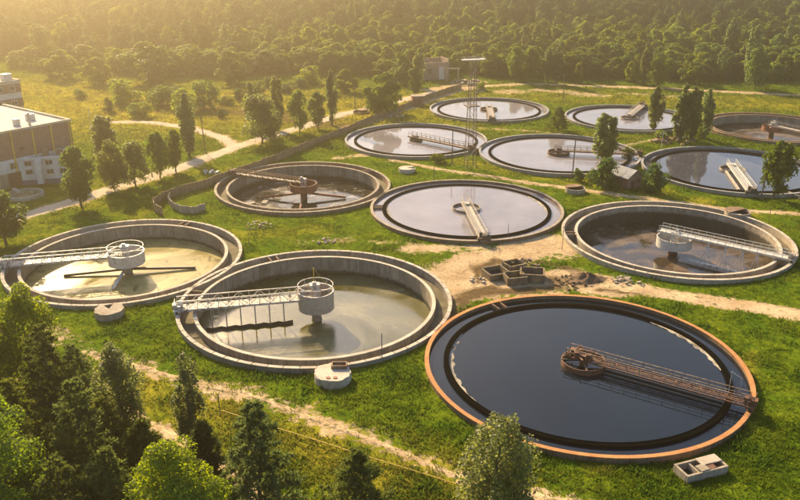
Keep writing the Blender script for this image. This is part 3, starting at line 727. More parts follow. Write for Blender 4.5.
# lattice mast
mp = at(470, 168); mh = 26.0
t = thing('lattice_mast', 'tall slim steel lattice mast with platforms between the far tanks', 'mast', mp, .3)
W0, W1 = 1.15, .55; lev = [i * 1.6 for i in range(17)]
wd = lambda z: W0 + (W1 - W0) * min(1, z / mh)
for sx, sy in ((1, 1), (1, -1), (-1, -1), (-1, 1)):
    MB().bar((sx * W0, sy * W0, -.3), (sx * W1, sy * W1, mh), .13).build('leg', 'mast_steel', t)
for k in range(4):
    b = MB(); (ax, ay), (bx_, by) = [((1, 1), (1, -1)), ((1, -1), (-1, -1)), ((-1, -1), (-1, 1)), ((-1, 1), (1, 1))][k]
    for i, z in enumerate(lev[:-1]):
        z2 = lev[i + 1]; w0, w1 = wd(z), wd(z2)
        b.bar((ax * w0, ay * w0, z), (bx_ * w0, by * w0, z), .05)
        b.bar((ax * w0, ay * w0, z), (bx_ * w1, by * w1, z2), .05) if i % 2 else b.bar((bx_ * w0, by * w0, z), (ax * w1, ay * w1, z2), .05)
    b.build('bracing', 'mast_steel', t)
b = MB(); b.box((0, 0, mh), (5.6, 1.8, .18)); b.build('top_platform', 'steel', t)
b = MB()
for s in (-1, 1): b.bar((-2.7, s * .8, mh + .6), (2.7, s * .8, mh + .6), .05); [b.bar((x, s * .8, mh), (x, s * .8, mh + .6), .05) for x in (-2.7, 0, 2.7)]
b.build('guard_rail', 'steel', t)
MB().box((0, 0, 15.2), (3.2, 2.6, .2)).build('platform', 'mast_steel', t)
b = MB()
for s in (-1, 1): b.bar((-1.6, s * 1.3, 16.1), (1.6, s * 1.3, 16.1), .06); [b.bar((x, s * 1.3, 15.2), (x, s * 1.3, 16.1), .06) for x in (-1.6, 0, 1.6)]
b.build('guard_rail', 'mast_steel', t)

# yellow pipe on low props
p0, p1 = gp(222, 413), gp(470, 492)
t = thing('yellow_pipe', 'long thin yellow pipe running across the dry grass at lower left', 'pipe', (0, 0, 0))
n = 12
for i in range(n):
    a = [p0[k] + (p1[k] - p0[k]) * i / n for k in (0, 1)]; c = [p0[k] + (p1[k] - p0[k]) * (i + 1) / n for k in (0, 1)]
    MB().tube((a[0], a[1], hz(*a) + .45), (c[0], c[1], hz(*c) + .45), .055, n=8).build('pipe_length', 'yellow', t)
    MB().bar((a[0], a[1], hz(*a) - .2), (a[0], a[1], hz(*a) + .42), .07).build('prop', 'rust', t)

# ------------------------------------------------------------------ long low wall along the road and the curved trench
def panel_wall(pts, label, h, mat, plen, thick=.16):
    t = thing('concrete_wall', label, 'wall', (*pts[0], 0)); ox, oy = pts[0]; C = []
    for (x0, y0), (x1, y1) in zip(pts[:-1], pts[1:]):
        n = max(1, round(hypot(x1 - x0, y1 - y0) / plen)); C += [(x0 + (x1 - x0) * i / n, y0 + (y1 - y0) * i / n) for i in range(n)]
    C.append(pts[-1]); pb = MB()
    for a, c in zip(C[:-1], C[1:]):
        L = hypot(c[0] - a[0], c[1] - a[1]); z = hz(*a); an = atan2(c[1] - a[1], c[0] - a[0]); hh = h * rnd.uniform(.9, 1.06)
        MB().box(((a[0] + c[0]) / 2 - ox, (a[1] + c[1]) / 2 - oy, z + hh / 2 - .2), (L - .22, thick, hh + .4), an + rnd.uniform(-.02, .02)).build('wall_panel', mat, t)
        MB().box((a[0] - ox, a[1] - oy, z + h / 2 - .1), (.24, .3, h + .35), an).build('wall_post', mat, t)
    return t
panel_wall(G((461, 89), (430, 99), (395, 113), (360, 127), (330, 139), (295, 154), (262, 167), (230, 178), (205, 188), (180, 195), (163, 201), (154, 207), (155, 212), (163, 216)),
           'long low brown concrete panel wall below the road, curving round at its near end', 1.9, 'conc_ochre', 3.0)
panel_wall(G((171, 198), (169, 204), (173, 209), (182, 213), (194, 214), (206, 210)), 'short curved pale retaining wall beside the foamy tank', 1.5, 'conc_light', 1.6)

# small round basin by the factory
x, y, z = at(25, 196)
t = thing('round_basin', 'small pale round basin on the lawn in front of the factory annex', 'basin', (x, y, z))
MB().ring(3.5, 3.9, -.4, .8, 40).build('basin_wall', 'coping', t); MB().disc(3.6, .2, 40).build('basin_floor', 'dirt', t); MB().box((-2.0, .5, 1.2), (.8, 3.4, .35), .7).build('outlet_box', 'coping', t)

# ------------------------------------------------------------------ buildings
def window(parent, c, w, h, nrm_rz, frame='plaster', pane='glass'):
    """c centre on the wall face, facing local -Y turned by nrm_rz"""
    f = MB()
    for ox, oz, sx, sz in ((0, h / 2, w + .2, .12), (0, -h / 2, w + .2, .12), (w / 2, 0, .12, h - .12), (-w / 2, 0, .12, h - .12), (0, 0, .07, h - .12)): f.box((ox, 0, oz), (sx, .14, sz))
    fo = f.build('window', frame, parent, c, nrm_rz)
    MB().box((0, .03, 0), (w - .1, .04, h - .1)).build('pane', pane, fo)
# factory: local frame X along the long facade (towards the far corner), -Y out of the facade
fx, fy = gp(77, 172); rz = radians(53)
t = thing('factory_building', 'large brick and white factory block with pale flat roof at the left edge', 'building', (fx, fy, 0), rz)
MB().box((-22, 15, 6.1), (44, 30, 12.6)).build('wall', 'conc_light', t)
MB().box((-22, -.12, 4.9), (44.1, .25, 3.0)).build('white_band', 'plaster', t)
MB().box((-22, -.12, 9.45), (44.1, .25, 5.9)).build('brick_band', 'brick_facade', t)
MB().box((.12, 15, 9.45), (.25, 30, 5.9)).build('brick_band', 'brick_facade', t); MB().box((.12, 15, 4.9), (.25, 30, 3.0)).build('white_band', 'plaster', t)
b = MB(); b.box((-22, 0, 12.65), (44.8, .7, .5)); b.box((.1, 15.2, 12.65), (.7, 29.6, .5)); b.build('parapet', 'coping', t)
MB().box((-22, 15.2, 12.46), (43.6, 29.4, .1)).build('roof', 'roof_pale', t)
for x in (-9.5, -19, -30): MB().box((x, -.32, 6.6), (.35, .22, 11.0)).build('downpipe', 'yellow', t)
for x in (-12.5, -22): window(t, (x, -.28, 8.4), 1.2, .8, 0, 'brick_facade')
for x in (-.4, -5, -14.5, -24.5): MB().box((x, -.34, 8.0), (.28, .2, 9.2)).build('drainpipe', 'yellow', t)
for x in (-12.2, -15.0, -21.5, -25): window(t, (x, -.30, 4.9), 1.8, 1.5, 0)
for x in (-15, -24): MB().box((x, -.1, 1.7), (3.2, .3, 3.4)).build('gate', 'steel_dark', t)
for x, y_, s in ((-5, 8, 1.6), (-10, 5, 1.2), (-14, 9, 1.8)): MB().box((x, y_, 13.2), (s, s, 1.6)).build('roof_vent', 'steel_white', t)
MB().tube((-8, 3, 12.4), (-8, 3, 15.4), .3, n=12).build('roof_pipe', 'steel', t)
# taller rear block
x, y = gp(30, 140)
t = thing('tower_block', 'taller striped brick and white block behind the factory at the left edge', 'building', (x - 3, y + 6, 0), rz)
MB().box((-14, 9, 7.6), (28, 18, 15.6)).build('wall', 'plaster', t)
for z in (9.6, 13.6):
    MB().box((-14, -.1, z), (28.1, .24, 2.3)).build('brick_band', 'brick_facade', t); MB().box((.1, 9, z), (.24, 18, 2.3)).build('brick_band', 'brick_facade', t)
    for x_ in (-2.5, -6, -9.5, -13): window(t, (x_, -.24, z), 1.5, 1.3, 0)
b = MB(); b.box((-14, 0, 15.5), (28.6, .6, .6)); b.box((0, 9, 15.5), (.6, 18, .6)); b.build('parapet', 'coping', t); MB().box((-14, 9, 15.42), (27.6, 17.6, .1)).build('roof', 'roof_pale', t)
MB().box((-2, 3, 16.4), (2.2, 2.2, 1.8)).build('roof_vent', 'steel_white', t)
b = MB()
for i in range(5): b.bar((.4, 2 + i * .1, 7 + i * 1.4), (.4, 5, 7.6 + i * 1.4), .12)
b.build('fire_escape', 'steel', t)
# annex
x, y = gp(44, 184)
t = thing('annex_house', 'small two-storey white annex with blue plinth in front of the factory', 'building', (x, y, 0), radians(14))
MB().box((1.0, 3.5, 3.3), (11, 7, 5.4)).build('wall', 'plaster', t); MB().box((1.0, 3.5, .5), (11.16, 7.16, 1.3)).build('plinth', 'plinth_blue', t)
MB().box((-.2, -1.1, 3.3), (1.2, 2.4, 5.3)).build('stair_tower', 'plaster', t)
b = MB(); b.box((1, -.1, 6.15), (11.5, .4, .4)); b.box((1, 7.1, 6.15), (11.5, .4, .4)); b.box((6.6, 3.5, 6.15), (.4, 6.8, .4)); b.box((-4.6, 3.5, 6.15), (.4, 6.8, .4)); b.build('parapet', 'plaster', t)
MB().box((1, 3.5, 6.03), (10.8, 6.8, .1)).build('roof', 'roof_pale', t)
for x_, z_ in ((-2.6, 3.0), (-2.6, 5.0), (1.8, 5.0), (4.6, 5.0), (1.8, 2.9), (4.6, 2.9)): window(t, (x_, -.06, z_), 1.5, 1.1, 0, 'steel')
for x_ in (1.0, 4.0): MB().box((x_, 2.2, 6.8), (1.3, 1.3, 1.5)).build('chimney', 'brick_facade', t)
# ruined brick house with portal frame
x, y = gp(436, 80)
t = thing('ruined_house', 'roofless pale brick house with white door in front of the forest', 'building', (x, y, 0), radians(18))
b = MB()
for c, s in (((0, 0, 3.4), (11, .4, 7.0)), ((0, 9, 3.7), (11, .4, 7.6)), ((-5.3, 4.5, 3.0), (.4, 8.6, 6.2)), ((5.3, 4.5, 3.9), (.4, 8.6, 8.0)), ((0, 4.5, 3.0), (.35, 8.6, 6.2))): b.box(c, s)
b.build('wall', 'brick_pale', t); MB().box((2.2, -.25, 2.6), (2.2, .14, 5.0)).build('door', 'plaster', t)
window(t, (-2.8, -.26, 3.6), 1.6, 1.8, 0, 'wood'); MB().box((-5.6, 4.0, 2.4), (.2, 2.0, 2.4)).build('boarded_opening', 'wood', t)
MB().box((0, 4.5, .2), (10.6, 8.6, .3)).build('floor', 'dirt', t)
t = thing('portal_frame', 'bare concrete portal frame to the right of the ruined house', 'frame', at(452, 82))
b = MB(); b.box((-2, 0, 2.4), (.5, .5, 5.2)); b.box((2.4, 0, 2.4), (.5, .5, 5.2)); b.build('column', 'conc_light', t); MB().box((.2, 0, 5.25), (5.6, .6, .5)).build('beam', 'conc_light', t)
# red kiosk
t = thing('brick_kiosk', 'small square red-brick kiosk beside the track to the ruined house', 'kiosk', at(417, 105), .15)
MB().box((0, 0, 1.5), (3.6, 3.2, 3.2)).build('wall', 'brick_red', t); MB().box((0, 0, 3.2), (4.0, 3.6, .25)).build('roof', 'conc_light', t); MB().box((.4, -1.64, 1.1), (1.0, .1, 2.1)).build('door', 'rust', t)
# brick shed with a pitched sheet roof
t = thing('brick_shed', 'red brick shed with grey pitched roof among bushes beside the path', 'shed', at(634, 189), radians(-58))
MB().box((-2.6, 0, 1.3), (5.2, 4.6, 3.0)).build('wall', 'brick_red', t)
for x0, x1 in ((-5.2, -4.95), (-.25, 0)):
    b = MB(); b.add([(x0, -2.3, 2.8), (x0, 2.3, 2.8), (x0, 0, 4.2), (x1, -2.3, 2.8), (x1, 2.3, 2.8), (x1, 0, 4.2)], [(0, 2, 1), (3, 4, 5), (0, 3, 5, 2), (1, 2, 5, 4), (0, 1, 4, 3)]); b.build('gable', 'brick_red', t)
for i in range(6):
    x0 = -5.1 + i * 1.0
    for s in (-1, 1): MB().bar((x0, 0, 4.3 + .02 * (i % 2)), (x0, s * 2.75, 2.66 + .02 * (i % 2)), 1.03, .06).build('roof_sheet', 'roof_slate', t)
MB().box((.06, -.6, 1.1), (.12, 1.0, 2.1)).build('door', 'rust', t); window(t, (.06, 1.1, 1.7), .9, .8, pi / 2, 'wood')

# ------------------------------------------------------------------ trees
def unit(n, rng):
    v = rng.normal(size=(n, 3)); return v / np.linalg.norm(v, axis=1, keepdims=True)
def leaf_quads(P, N, size, rng, aspect=.62, jit=.75):
    """rhombic leaves at P facing N (with jitter)"""
    n = len(P); N = N + jit * rng.normal(size=(n, 3)); N /= np.linalg.norm(N, axis=1, keepdims=True)
    A = np.cross(N, unit(n, rng)); A /= np.maximum(np.linalg.norm(A, axis=1, keepdims=True), 1e-6); B = np.cross(N, A)
    s = (size * rng.uniform(.6, 1.35, n))[:, None]
    V = np.stack([P - A * s, P + B * s * aspect, P + A * s, P - B * s * aspect], 1).reshape(-1, 3)
    return V, np.arange(4 * n).reshape(n, 4)
def envelope(kind, t):
    if kind == 'poplar': return np.sin(pi * np.clip(t, 0.001, .999) ** .9) ** .42
    if kind == 'oval': return np.sin(pi * np.clip(t * .92 + .05, 0, 1) ** .85) ** .6
    if kind == 'round': return np.sqrt(np.clip(1 - (2 * t - .9) ** 2 / 1.25, 0, 1))
    if kind == 'willow': return np.clip(np.sin(pi * np.clip(t * .85 + .13, 0, 1)) ** .5, 0, 1)
    return np.clip(1.02 - t, 0, 1) ** .8
def make_crown(kind, h, r, nleaf, size, seed, base=.12, nclump=42, jit=.55, cs=1.0):
    """leaf clumps spread through an envelope; returns verts, quads and the clump centres"""
    g = np.random.default_rng(seed); C = []; RC = []
    while len(C) < nclump:
        t = g.random(); e = envelope(kind, t) * r; a = g.random() * 2 * pi
        d = e * (g.random() ** .45) * (.86 if kind != 'poplar' else .84)
        C.append((d * cos(a) * (1 + .12 * g.normal()), d * sin(a), h * (base + (1 - base) * t * (.88 if kind == 'poplar' else .95))))
        RC.append((.24 + .2 * g.random()) * r * (.6 + .4 * envelope(kind, t)) * (.72 if kind == 'poplar' else 1) * cs)
    C = np.array(C); RC = np.array(RC); w = RC ** 2 / (RC ** 2).sum(); k = g.choice(len(C), nleaf, p=w)
    U = unit(nleaf, g); U[:, 2] = np.where((U[:, 2] < -.2) & (g.random(nleaf) < .6), -U[:, 2], U[:, 2])
    st = np.array([1, 1, 2.7]) if kind == 'poplar' else (np.array([1, 1, 1.35]) if kind in ('willow', 'oval') else np.array([1, 1, .85]))
    P = C[k] + U * (RC[k] * (.45 + .6 * g.random(nleaf) ** .5))[:, None] * st
    if kind == 'willow': P[:, 2] -= (np.hypot(P[:, 0], P[:, 1]) / r) ** 2 * h * .08 * g.random(nleaf)
    P[:, 2] = np.maximum(P[:, 2], h * base * .6)
    Nn = U * .8 + np.array([0, 0, .35]); V, Fq = leaf_quads(P, Nn, size, g, jit=jit)
    return V, Fq, C, RC
def make_pine(h, r, seed, ntuft=900, needle=.34, per=12):
    g = np.random.default_rng(seed); P = []; N = []; C = []
    nw = 17
    for wv in range(nw):
        t = (wv + .6) / nw; z = h * (.10 + .90 * t); L = r * (1 - t) ** .75 * g.uniform(.85, 1.15) + .25; nb = 5 if t < .8 else 4
        for bq in range(nb):
            a = 2 * pi * (bq + g.random() * .8) / nb + wv; Lb = L * g.uniform(.65, 1.15)
            tip = np.array([Lb * cos(a), Lb * sin(a), Lb * g.uniform(-.05, .4)]); C.append(np.array([0, 0, z]) + tip)
            m = max(3, int(ntuft / (nw * 6) * (Lb / r + .3)))
            for s in g.uniform(.2, 1.0, m) ** .75:
                side = g.normal(size=3) * .11 * Lb * np.array([1, 1, .5]) * (1.1 - .4 * s)
                P.append(np.array([0, 0, z]) + tip * s + side); N.append(tip / np.linalg.norm(tip) * .5 + np.array([0, 0, .7]))
    P = np.array(P); N = np.array(N); n = len(P); Q = np.repeat(P, per, 0); D = np.repeat(N, per, 0) + g.normal(size=(n * per, 3)) * .75
    D /= np.linalg.norm(D, axis=1, keepdims=True); A = np.cross(D, unit(n * per, g)); A /= np.linalg.norm(A, axis=1, keepdims=True)
    l = (needle * g.uniform(.6, 1.2, n * per))[:, None]; w = l * .12
    V = np.stack([Q, Q + D * l * .5 + A * w, Q + D * l, Q + D * l * .5 - A * w], 1).reshape(-1, 3)
    return V, np.arange(4 * n * per).reshape(-1, 4), np.array(C), None
def make_trunk(h, rb, C, seed, nlimb=14, top=.86, fork=.25):
    g = random.Random(seed); b = MB(); pts = [Vector((0, 0, -.3))]; n = 7
    for i in range(1, n + 1): pts.append(Vector((g.uniform(-.02, .02) * h, g.uniform(-.02, .02) * h, h * top * i / n)))
    for i in range(n): b.tube(pts[i], pts[i + 1], rb * (1 - .9 * i / n), rb * (1 - .9 * (i + 1) / n), 8)
    for c in g.sample(list(map(tuple, C)), min(nlimb, len(C))):
        c = Vector(c); z = max(h * .08, c.z - math.hypot(c.x, c.y) * 1.0 - .3); z = min(z, h * top * .95)
        s = Vector((0, 0, z)); m = s.lerp(c, .5) + Vector((0, 0, -.05 * h * .3)); r0 = rb * .45 * (1 - z / h)+.02
        b.tube(s, m, r0, r0 * .6, 5); b.tube(m, c, r0 * .6, r0 * .2, 5)
    return b
KINDS = {}
def variant(key, kind, h, r, nleaf, size, seed, mat, base=.12, nclump=42):
    if kind == 'pine': V, Fq, C, _ = make_pine(h, r, seed, nleaf, size)
    else: V, Fq, C, _ = make_crown(kind, h, r, nleaf, size, seed, base, nclump)
    cm = raw_mesh('crown', V, Fq); cm.materials.append(M[mat])
    tm = make_trunk(h, h * .018 + .03, C, seed).mesh('trunk', 'bark')
    KINDS[key] = (cm, tm, h, r)
for i in range(3):
    variant('poplar%d' % i, 'poplar', 16, 2.3, 5200, .30, 20 + i, 'leaf_poplar', .09, 70)
    variant('oval%d' % i, 'oval', 12, 3.4, 5200, .30, 30 + i, 'leaf_mid', .16, 46)
    variant('round%d' % i, 'round', 11, 4.6, 5600, .33, 40 + i, 'leaf_mid', .04, 24)
    variant('light%d' % i, 'round', 11, 4.6, 5600, .33, 50 + i, 'leaf_light', .04, 24)
    variant('dark%d' % i, 'oval', 13, 4.2, 5200, .33, 60 + i, 'leaf_dark', .06, 26)
    variant('willow%d' % i, 'willow', 11, 4.0, 5600, .28, 70 + i, 'leaf_poplar', .14, 48)
variant('pine0', 'pine', 9, 3.2, 900, .55, 81, 'needle'); 
variant('bush0', 'round', 3, 2.2, 1800, .18, 91, 'leaf_mid', .02, 26); variant('bush1', 'round', 3, 2.2, 1800, .18, 92, 'leaf_light', .02, 26)
variant('bush2', 'round', 3, 2.2, 1800, .18, 93, 'leaf_dark', .02, 26)
def plant_tree(key, x, y, h, w, label, name='tree', group=None, cat='tree', rz=None):
    cm, tm, H0, r0 = KINDS[key]
    t = thing(name, label, cat, (x, y, hz(x, y)), rnd.uniform(0, 6.28) if rz is None else rz, group)
    t.scale = (w / 2 / r0, w / 2 / r0, h / H0)
    link('crown', cm, None, t); link('trunk', tm, None, t); return t
def height_px(x, y, top):
    v = (250 - top) / CAM_F; c, s = cos(CAM_P), sin(CAM_P)
    return CAM_H + y * (v * c - s) / (c + v * s)
def tree_px(key, px, py, hpx, wpx, label, name='tree', group=None, cat='tree'):
    x, y = gp(px, py); s = scale_at(x, y); h = height_px(x, y, py - hpx)
    return plant_tree(key, x, y, h, wpx / s, label, name, group, cat)

# individually recognisable trees of the middle distance
for a in [
    ('oval0', 82, 207, 60, 36, 'leafy roadside tree in front of the factory annex'),
    ('willow0', 114, 190, 46, 28, 'left tree of the bushy roadside pair right of the annex'),
    ('willow1', 136, 187, 44, 30, 'right tree of the bushy roadside pair right of the annex'),
    ('poplar0', 107, 162, 50, 26, 'taller poplar rising behind the bushy roadside pair'),
    ('oval1', 160, 178, 45, 22, 'slim roadside tree left of the white scrap pile, first of two'),
    ('oval2', 176, 172, 42, 22, 'slim roadside tree left of the white scrap pile, second of two'),
    ('poplar1', 189, 156, 66, 22, 'tall dark poplar beside the leaning wooden pole at left'),
    ('oval0', 6, 244, 52, 44, 'hazy leafy tree at the left edge behind the yellow sludge tank'),
    ('willow2', 262, 144, 46, 38, 'drooping willow above the foamy tank'),
    ('poplar2', 253, 128, 48, 18, 'poplar directly behind the drooping willow, left one'),
    ('poplar0', 278, 130, 58, 15, 'tall poplar directly behind the drooping willow, right one'),
    ('oval1', 300, 133, 42, 20, 'roadside tree between the willow and the slim poplar'),
    ('oval2', 318, 128, 36, 20, 'small roadside tree just left of the slim poplar'),
    ('poplar1', 332, 125, 58, 12, 'slim poplar standing by the road, left of the dense round tree'),
    ('round0', 383, 114, 40, 42, 'dense round bright green tree at the upper end of the wall'),
    ('oval2', 415, 97, 30, 16, 'small conical light green tree beside the brick kiosk'),
    ('poplar2', 419, 88, 42, 12, 'slim poplar left of the ruined house'),
    ('poplar0', 603, 162, 52, 27, 'broad poplar in front of the tank right of the mast'),
    ('poplar1', 653, 130, 46, 18, 'first poplar from the left of the tall poplar row'),
    ('poplar2', 679, 142, 62, 20, 'second poplar of the tall row, the tallest'),
    ('poplar0', 690, 141, 58, 18, 'third poplar of the tall row'),
    ('poplar1', 704, 139, 53, 16, 'last poplar on the right of the tall row'),
    ('oval1', 774, 199, 56, 31, 'leafy birch-like tree beside the leaning pole at right'),
    ('pine0', 558, 131, 24, 24, 'small sparse pine left of the tank behind the poplars'),
    ('poplar2', 644, 84, 44, 13, 'columnar poplar on the far meadow left'),
    ('oval0', 657, 87, 30, 22, 'dark oval tree on the far meadow beside the columnar poplar'),
    ('poplar0', 748, 86, 66, 14, 'tall columnar poplar at the far meadow right'),
    ('oval2', 754, 90, 42, 24, 'broad dark oval tree on the far meadow right'),
    ('oval0', 515, 81, 34, 18, 'first tree from the left at the meadow edge behind the far tank'),
    ('oval1', 530, 81, 32, 18, 'second tree at the meadow edge behind the far tank'),
    ('poplar1', 548, 83, 37, 13, 'left of the two upright trees at the meadow edge'),
    ('poplar2', 556, 84, 39, 13, 'right of the two upright trees at the meadow edge'),
    ('light0', 579, 82, 20, 11, 'tiny light green tree on the far meadow'),
    ('light1', 692, 84, 22, 24, 'light green bushy tree on the far meadow'),
    ('light2', 630, 82, 20, 13, 'small light green tree left of the far columnar poplar'),
]: tree_px(*a)
for a in [
    ('bush2', 606, 189, 28, 34, 'dark bush at the left side of the brick shed'), ('bush2', 652, 192, 26, 28, 'dark bush at the right side of the brick shed'),
    ('bush0', 577, 181, 12, 12, 'round bush at the foot of the wooden pole'), ('bush0', 627, 158, 10, 14, 'small bush behind the brick shed'),
    ('bush1', 591, 181, 8, 12, 'low bush between the pole and the shed'), ('bush0', 438, 163, 9, 14, 'dark low bush under the tank left of the mast'),
    ('bush1', 700, 138, 10, 14, 'bush at the foot of the poplar row'), ('bush1', 660, 139, 9, 14, 'bush at the left foot of the poplar row'),
    ('bush1', 123, 103, 22, 36, 'rounded bush on the hazy left meadow'), ('bush0', 163, 105, 18, 30, 'second rounded bush on the hazy left meadow'),
    ('bush1', 185, 112, 22, 26, 'bush left of the bare brown field'), ('bush0', 205, 108, 26, 28, 'larger bush left of the bare brown field'),
    ('bush0', 482, 90, 8, 12, 'low bush by the grey rubble'),
    ('bush1', 310, 83, 16, 30, 'broad bush at the front of the left forest'), ('bush0', 478, 74, 14, 22, 'bush right of the portal frame')
]: tree_px(*a[:6], name='bush', cat='bush')

SH = random.Random(41)
for (px, py, w, h, tx) in [(150, 83, 50, 40, 'large rounded thicket glowing in the haze'), (232, 84, 34, 32, 'rounded thicket right of the glowing one'), (98, 84, 30, 26, 'low thicket at the far left meadow'),
                           (345, 92, 26, 22, 'bushy tree left of the wooden pole by the road'), (60, 78, 34, 28, 'pale thicket behind the factory'), (400, 84, 26, 30, 'dark bushy tree above the dense round tree')]:
    tree_px(SH.choice(['round', 'light']) + str(SH.randrange(3)), px, py, h, w, tx, 'thicket', None, 'bush')
for i, (px, py) in enumerate([(108, 112), (140, 116), (226, 104), (240, 100), (285, 92), (300, 88), (268, 88), (172, 96), (205, 92), (330, 96), (120, 92), (80, 98), (222, 118), (340, 84), (150, 100), (258, 94)]):
    tree_px('bush%d' % SH.randrange(3), px, py, SH.uniform(7, 13), SH.uniform(12, 24), 'low shrub scattered over the hazy left meadow', 'bush', 'shrubs on the left meadow', 'bush')
# near trees of the foreground: their own dense crowns
def near_tree(kind, px, py, hpx, wpx, label, mat, nleaf, size, seed, base=.1, nclump=70, name=None):
    x, y = gp(px, py); s = scale_at(x, y); h = height_px(x, y, py - hpx); r = wpx / s / 2
    if kind == 'pine': V, Fq, C, _ = make_pine(h, r, seed, nleaf, size, 14)
    else: V, Fq, C, _ = make_crown(kind, h, r, nleaf, size, seed, base, nclump)
    t = thing(name or ('pine_tree' if kind == 'pine' else 'poplar_tree' if kind == 'poplar' else 'tree'), label, 'tree', (x, y, hz(x, y)))
    cm = raw_mesh('crown', V, Fq); cm.materials.append(M[mat]); link('crown', cm, None, t)
    link('trunk', make_trunk(h, .12 + h * .012, C, seed, 26).mesh('trunk', 'bark'), None, t)
near_tree('poplar', 128, 449, 112, 48, 'upright poplar in the left foreground, above the dirt footpath', 'leaf_silver', 8500, .16, 101, .06, 80)
near_tree('poplar', 193, 452, 106, 32, 'slim upright poplar in the left foreground beside the round tank', 'leaf_silver', 6000, .15, 102, .06, 70)
near_tree('poplar', 493, 536, 120, 84, 'broad poplar in front of the nearest dark-water tank', 'leaf_silver', 14000, .16, 103, .06, 70)
near_tree('round', 10, 560, 168, 96, 'big broadleaf tree in the bottom left corner', 'leaf_mid', 26000, .14, 104, .1, 80)
near_tree('round', 182, 560, 112, 98, 'round bright green tree at the bottom edge left of the pines', 'leaf_light', 22000, .14, 105, .1, 70)
near_tree('oval', 38, 402, 116, 56, 'sunlit leafy tree at the left, below the yellow sludge tank', 'leaf_light', 20000, .16, 106, .08, 70)
near_tree('oval', 4, 420, 100, 56, 'leafy tree at the left edge in the foreground grove', 'leaf_light', 16000, .16, 107, .08, 60)
for a in [('pine', 62, 452, 125, 72, 'tall dark pine in the left foreground grove', 1600, 111), ('pine', 92, 500, 118, 84, 'dark pine at the centre of the left foreground grove', 1600, 112),
          ('pine', 30, 492, 110, 80, 'dark pine behind the corner broadleaf tree', 1500, 113), ('pine', 262, 528, 126, 92, 'dark broad pine standing on the dry grass', 2000, 114),
          ('pine', 358, 556, 104, 96, 'dark pine cut by the bottom edge, right of the broad pine', 1700, 115), ('pine', 150, 494, 72, 64, 'small pine beneath the upright poplar', 1100, 116),
          ('pine', 208, 484, 60, 44, 'small dark pine beneath the slim poplar', 900, 117), ('pine', 72, 556, 96, 84, 'pine at the bottom edge beside the corner broadleaf tree', 1200, 118),
          ('pine', 110, 470, 70, 60, 'short pine left of the upright poplar', 900, 119), ('pine', 120, 540, 90, 80, 'pine at the bottom edge left of the round bright tree', 1200, 120),
          ('pine', 84, 430, 84, 60, 'rear pine of the left foreground grove, nearest the dirt track', 1000, 121)]:
    near_tree(a[0], *a[1:6], 'needle', a[6], .50, a[7])

# ------------------------------------------------------------------ forest
def edge_y(x):   # front line of the forest
    px = 400 + x * 2.45
    return float(np.interp(px, [-100, 60, 140, 200, 330, 400, 470, 520, 640, 800, 950], [345, 345, 322, 322, 330, 318, 325, 318, 318, 312, 312]))
pts = []; q = random.Random(5); yy = 306.0
while yy < 640:
    sp = 7.6 + max(0, yy - 420) * .014; xx = -(yy * .56 + 20)
    while xx < yy * .56 + 20:
        x = xx + q.uniform(-.45, .45) * sp; y = yy + q.uniform(-.45, .45) * sp; xx += sp
        if y < edge_y(x): continue
        if poly_dist(np.array([x]), np.array([y]), [(14, 322), (22, 326)])[0] < 9: continue
        px = 400 + CAM_F * x / (y * cos(CAM_P) + (CAM_H - hz(x, y)) * sin(CAM_P))
        if x < -20 and 392 < y < 412 and q.random() < .75: continue          # sloping clearing on the left
        if 470 < y < 500 and 120 < x < 190 and q.random() < .8: continue
        if x < -90 and 352 < y < 372 and q.random() < .8: continue
        pts.append((x, y))
    yy += sp * .82
pts.sort(key=lambda p: p[1] + abs(p[0]) * .1)
near, far = pts[:280], pts[280:]
FL = {'round': 'broad mid-green', 'light': 'light yellow-green', 'dark': 'dark green', 'oval': 'oval green', 'poplar': 'narrow columnar'}
for i, (x, y) in enumerate(near):
    k = q.choices(['round', 'light', 'dark', 'oval', 'poplar'], [2.5, 6, .8, .9, .7])[0]
    h = q.uniform(6.5, 11.0) * (1.3 if k == 'poplar' else 1); w = q.uniform(8.0, 12.5) if k != 'poplar' else q.uniform(3.6, 5)
    px = 400 + CAM_F * x / (y * cos(CAM_P) + CAM_H * sin(CAM_P))
    zone = ('beyond the hazy left meadow' if px < 170 else 'above the roadside willow' if px < 300 else 'between slim poplar and dense round tree' if px < 400 else
            'behind the ruined house' if px < 490 else 'behind the farthest tank' if px < 610 else 'above the tall poplar row' if px < 715 else 'behind the far right meadow')
    row = 'in the front row' if y - edge_y(x) < 9 else 'in the second row' if y - edge_y(x) < 18 else 'deeper in'
    plant_tree(k + str(q.randrange(3)), x, y, h, w, FL[k] + ' forest tree ' + row + ', ' + zone, 'forest_tree', k + ' forest trees ' + row + ' ' + zone)
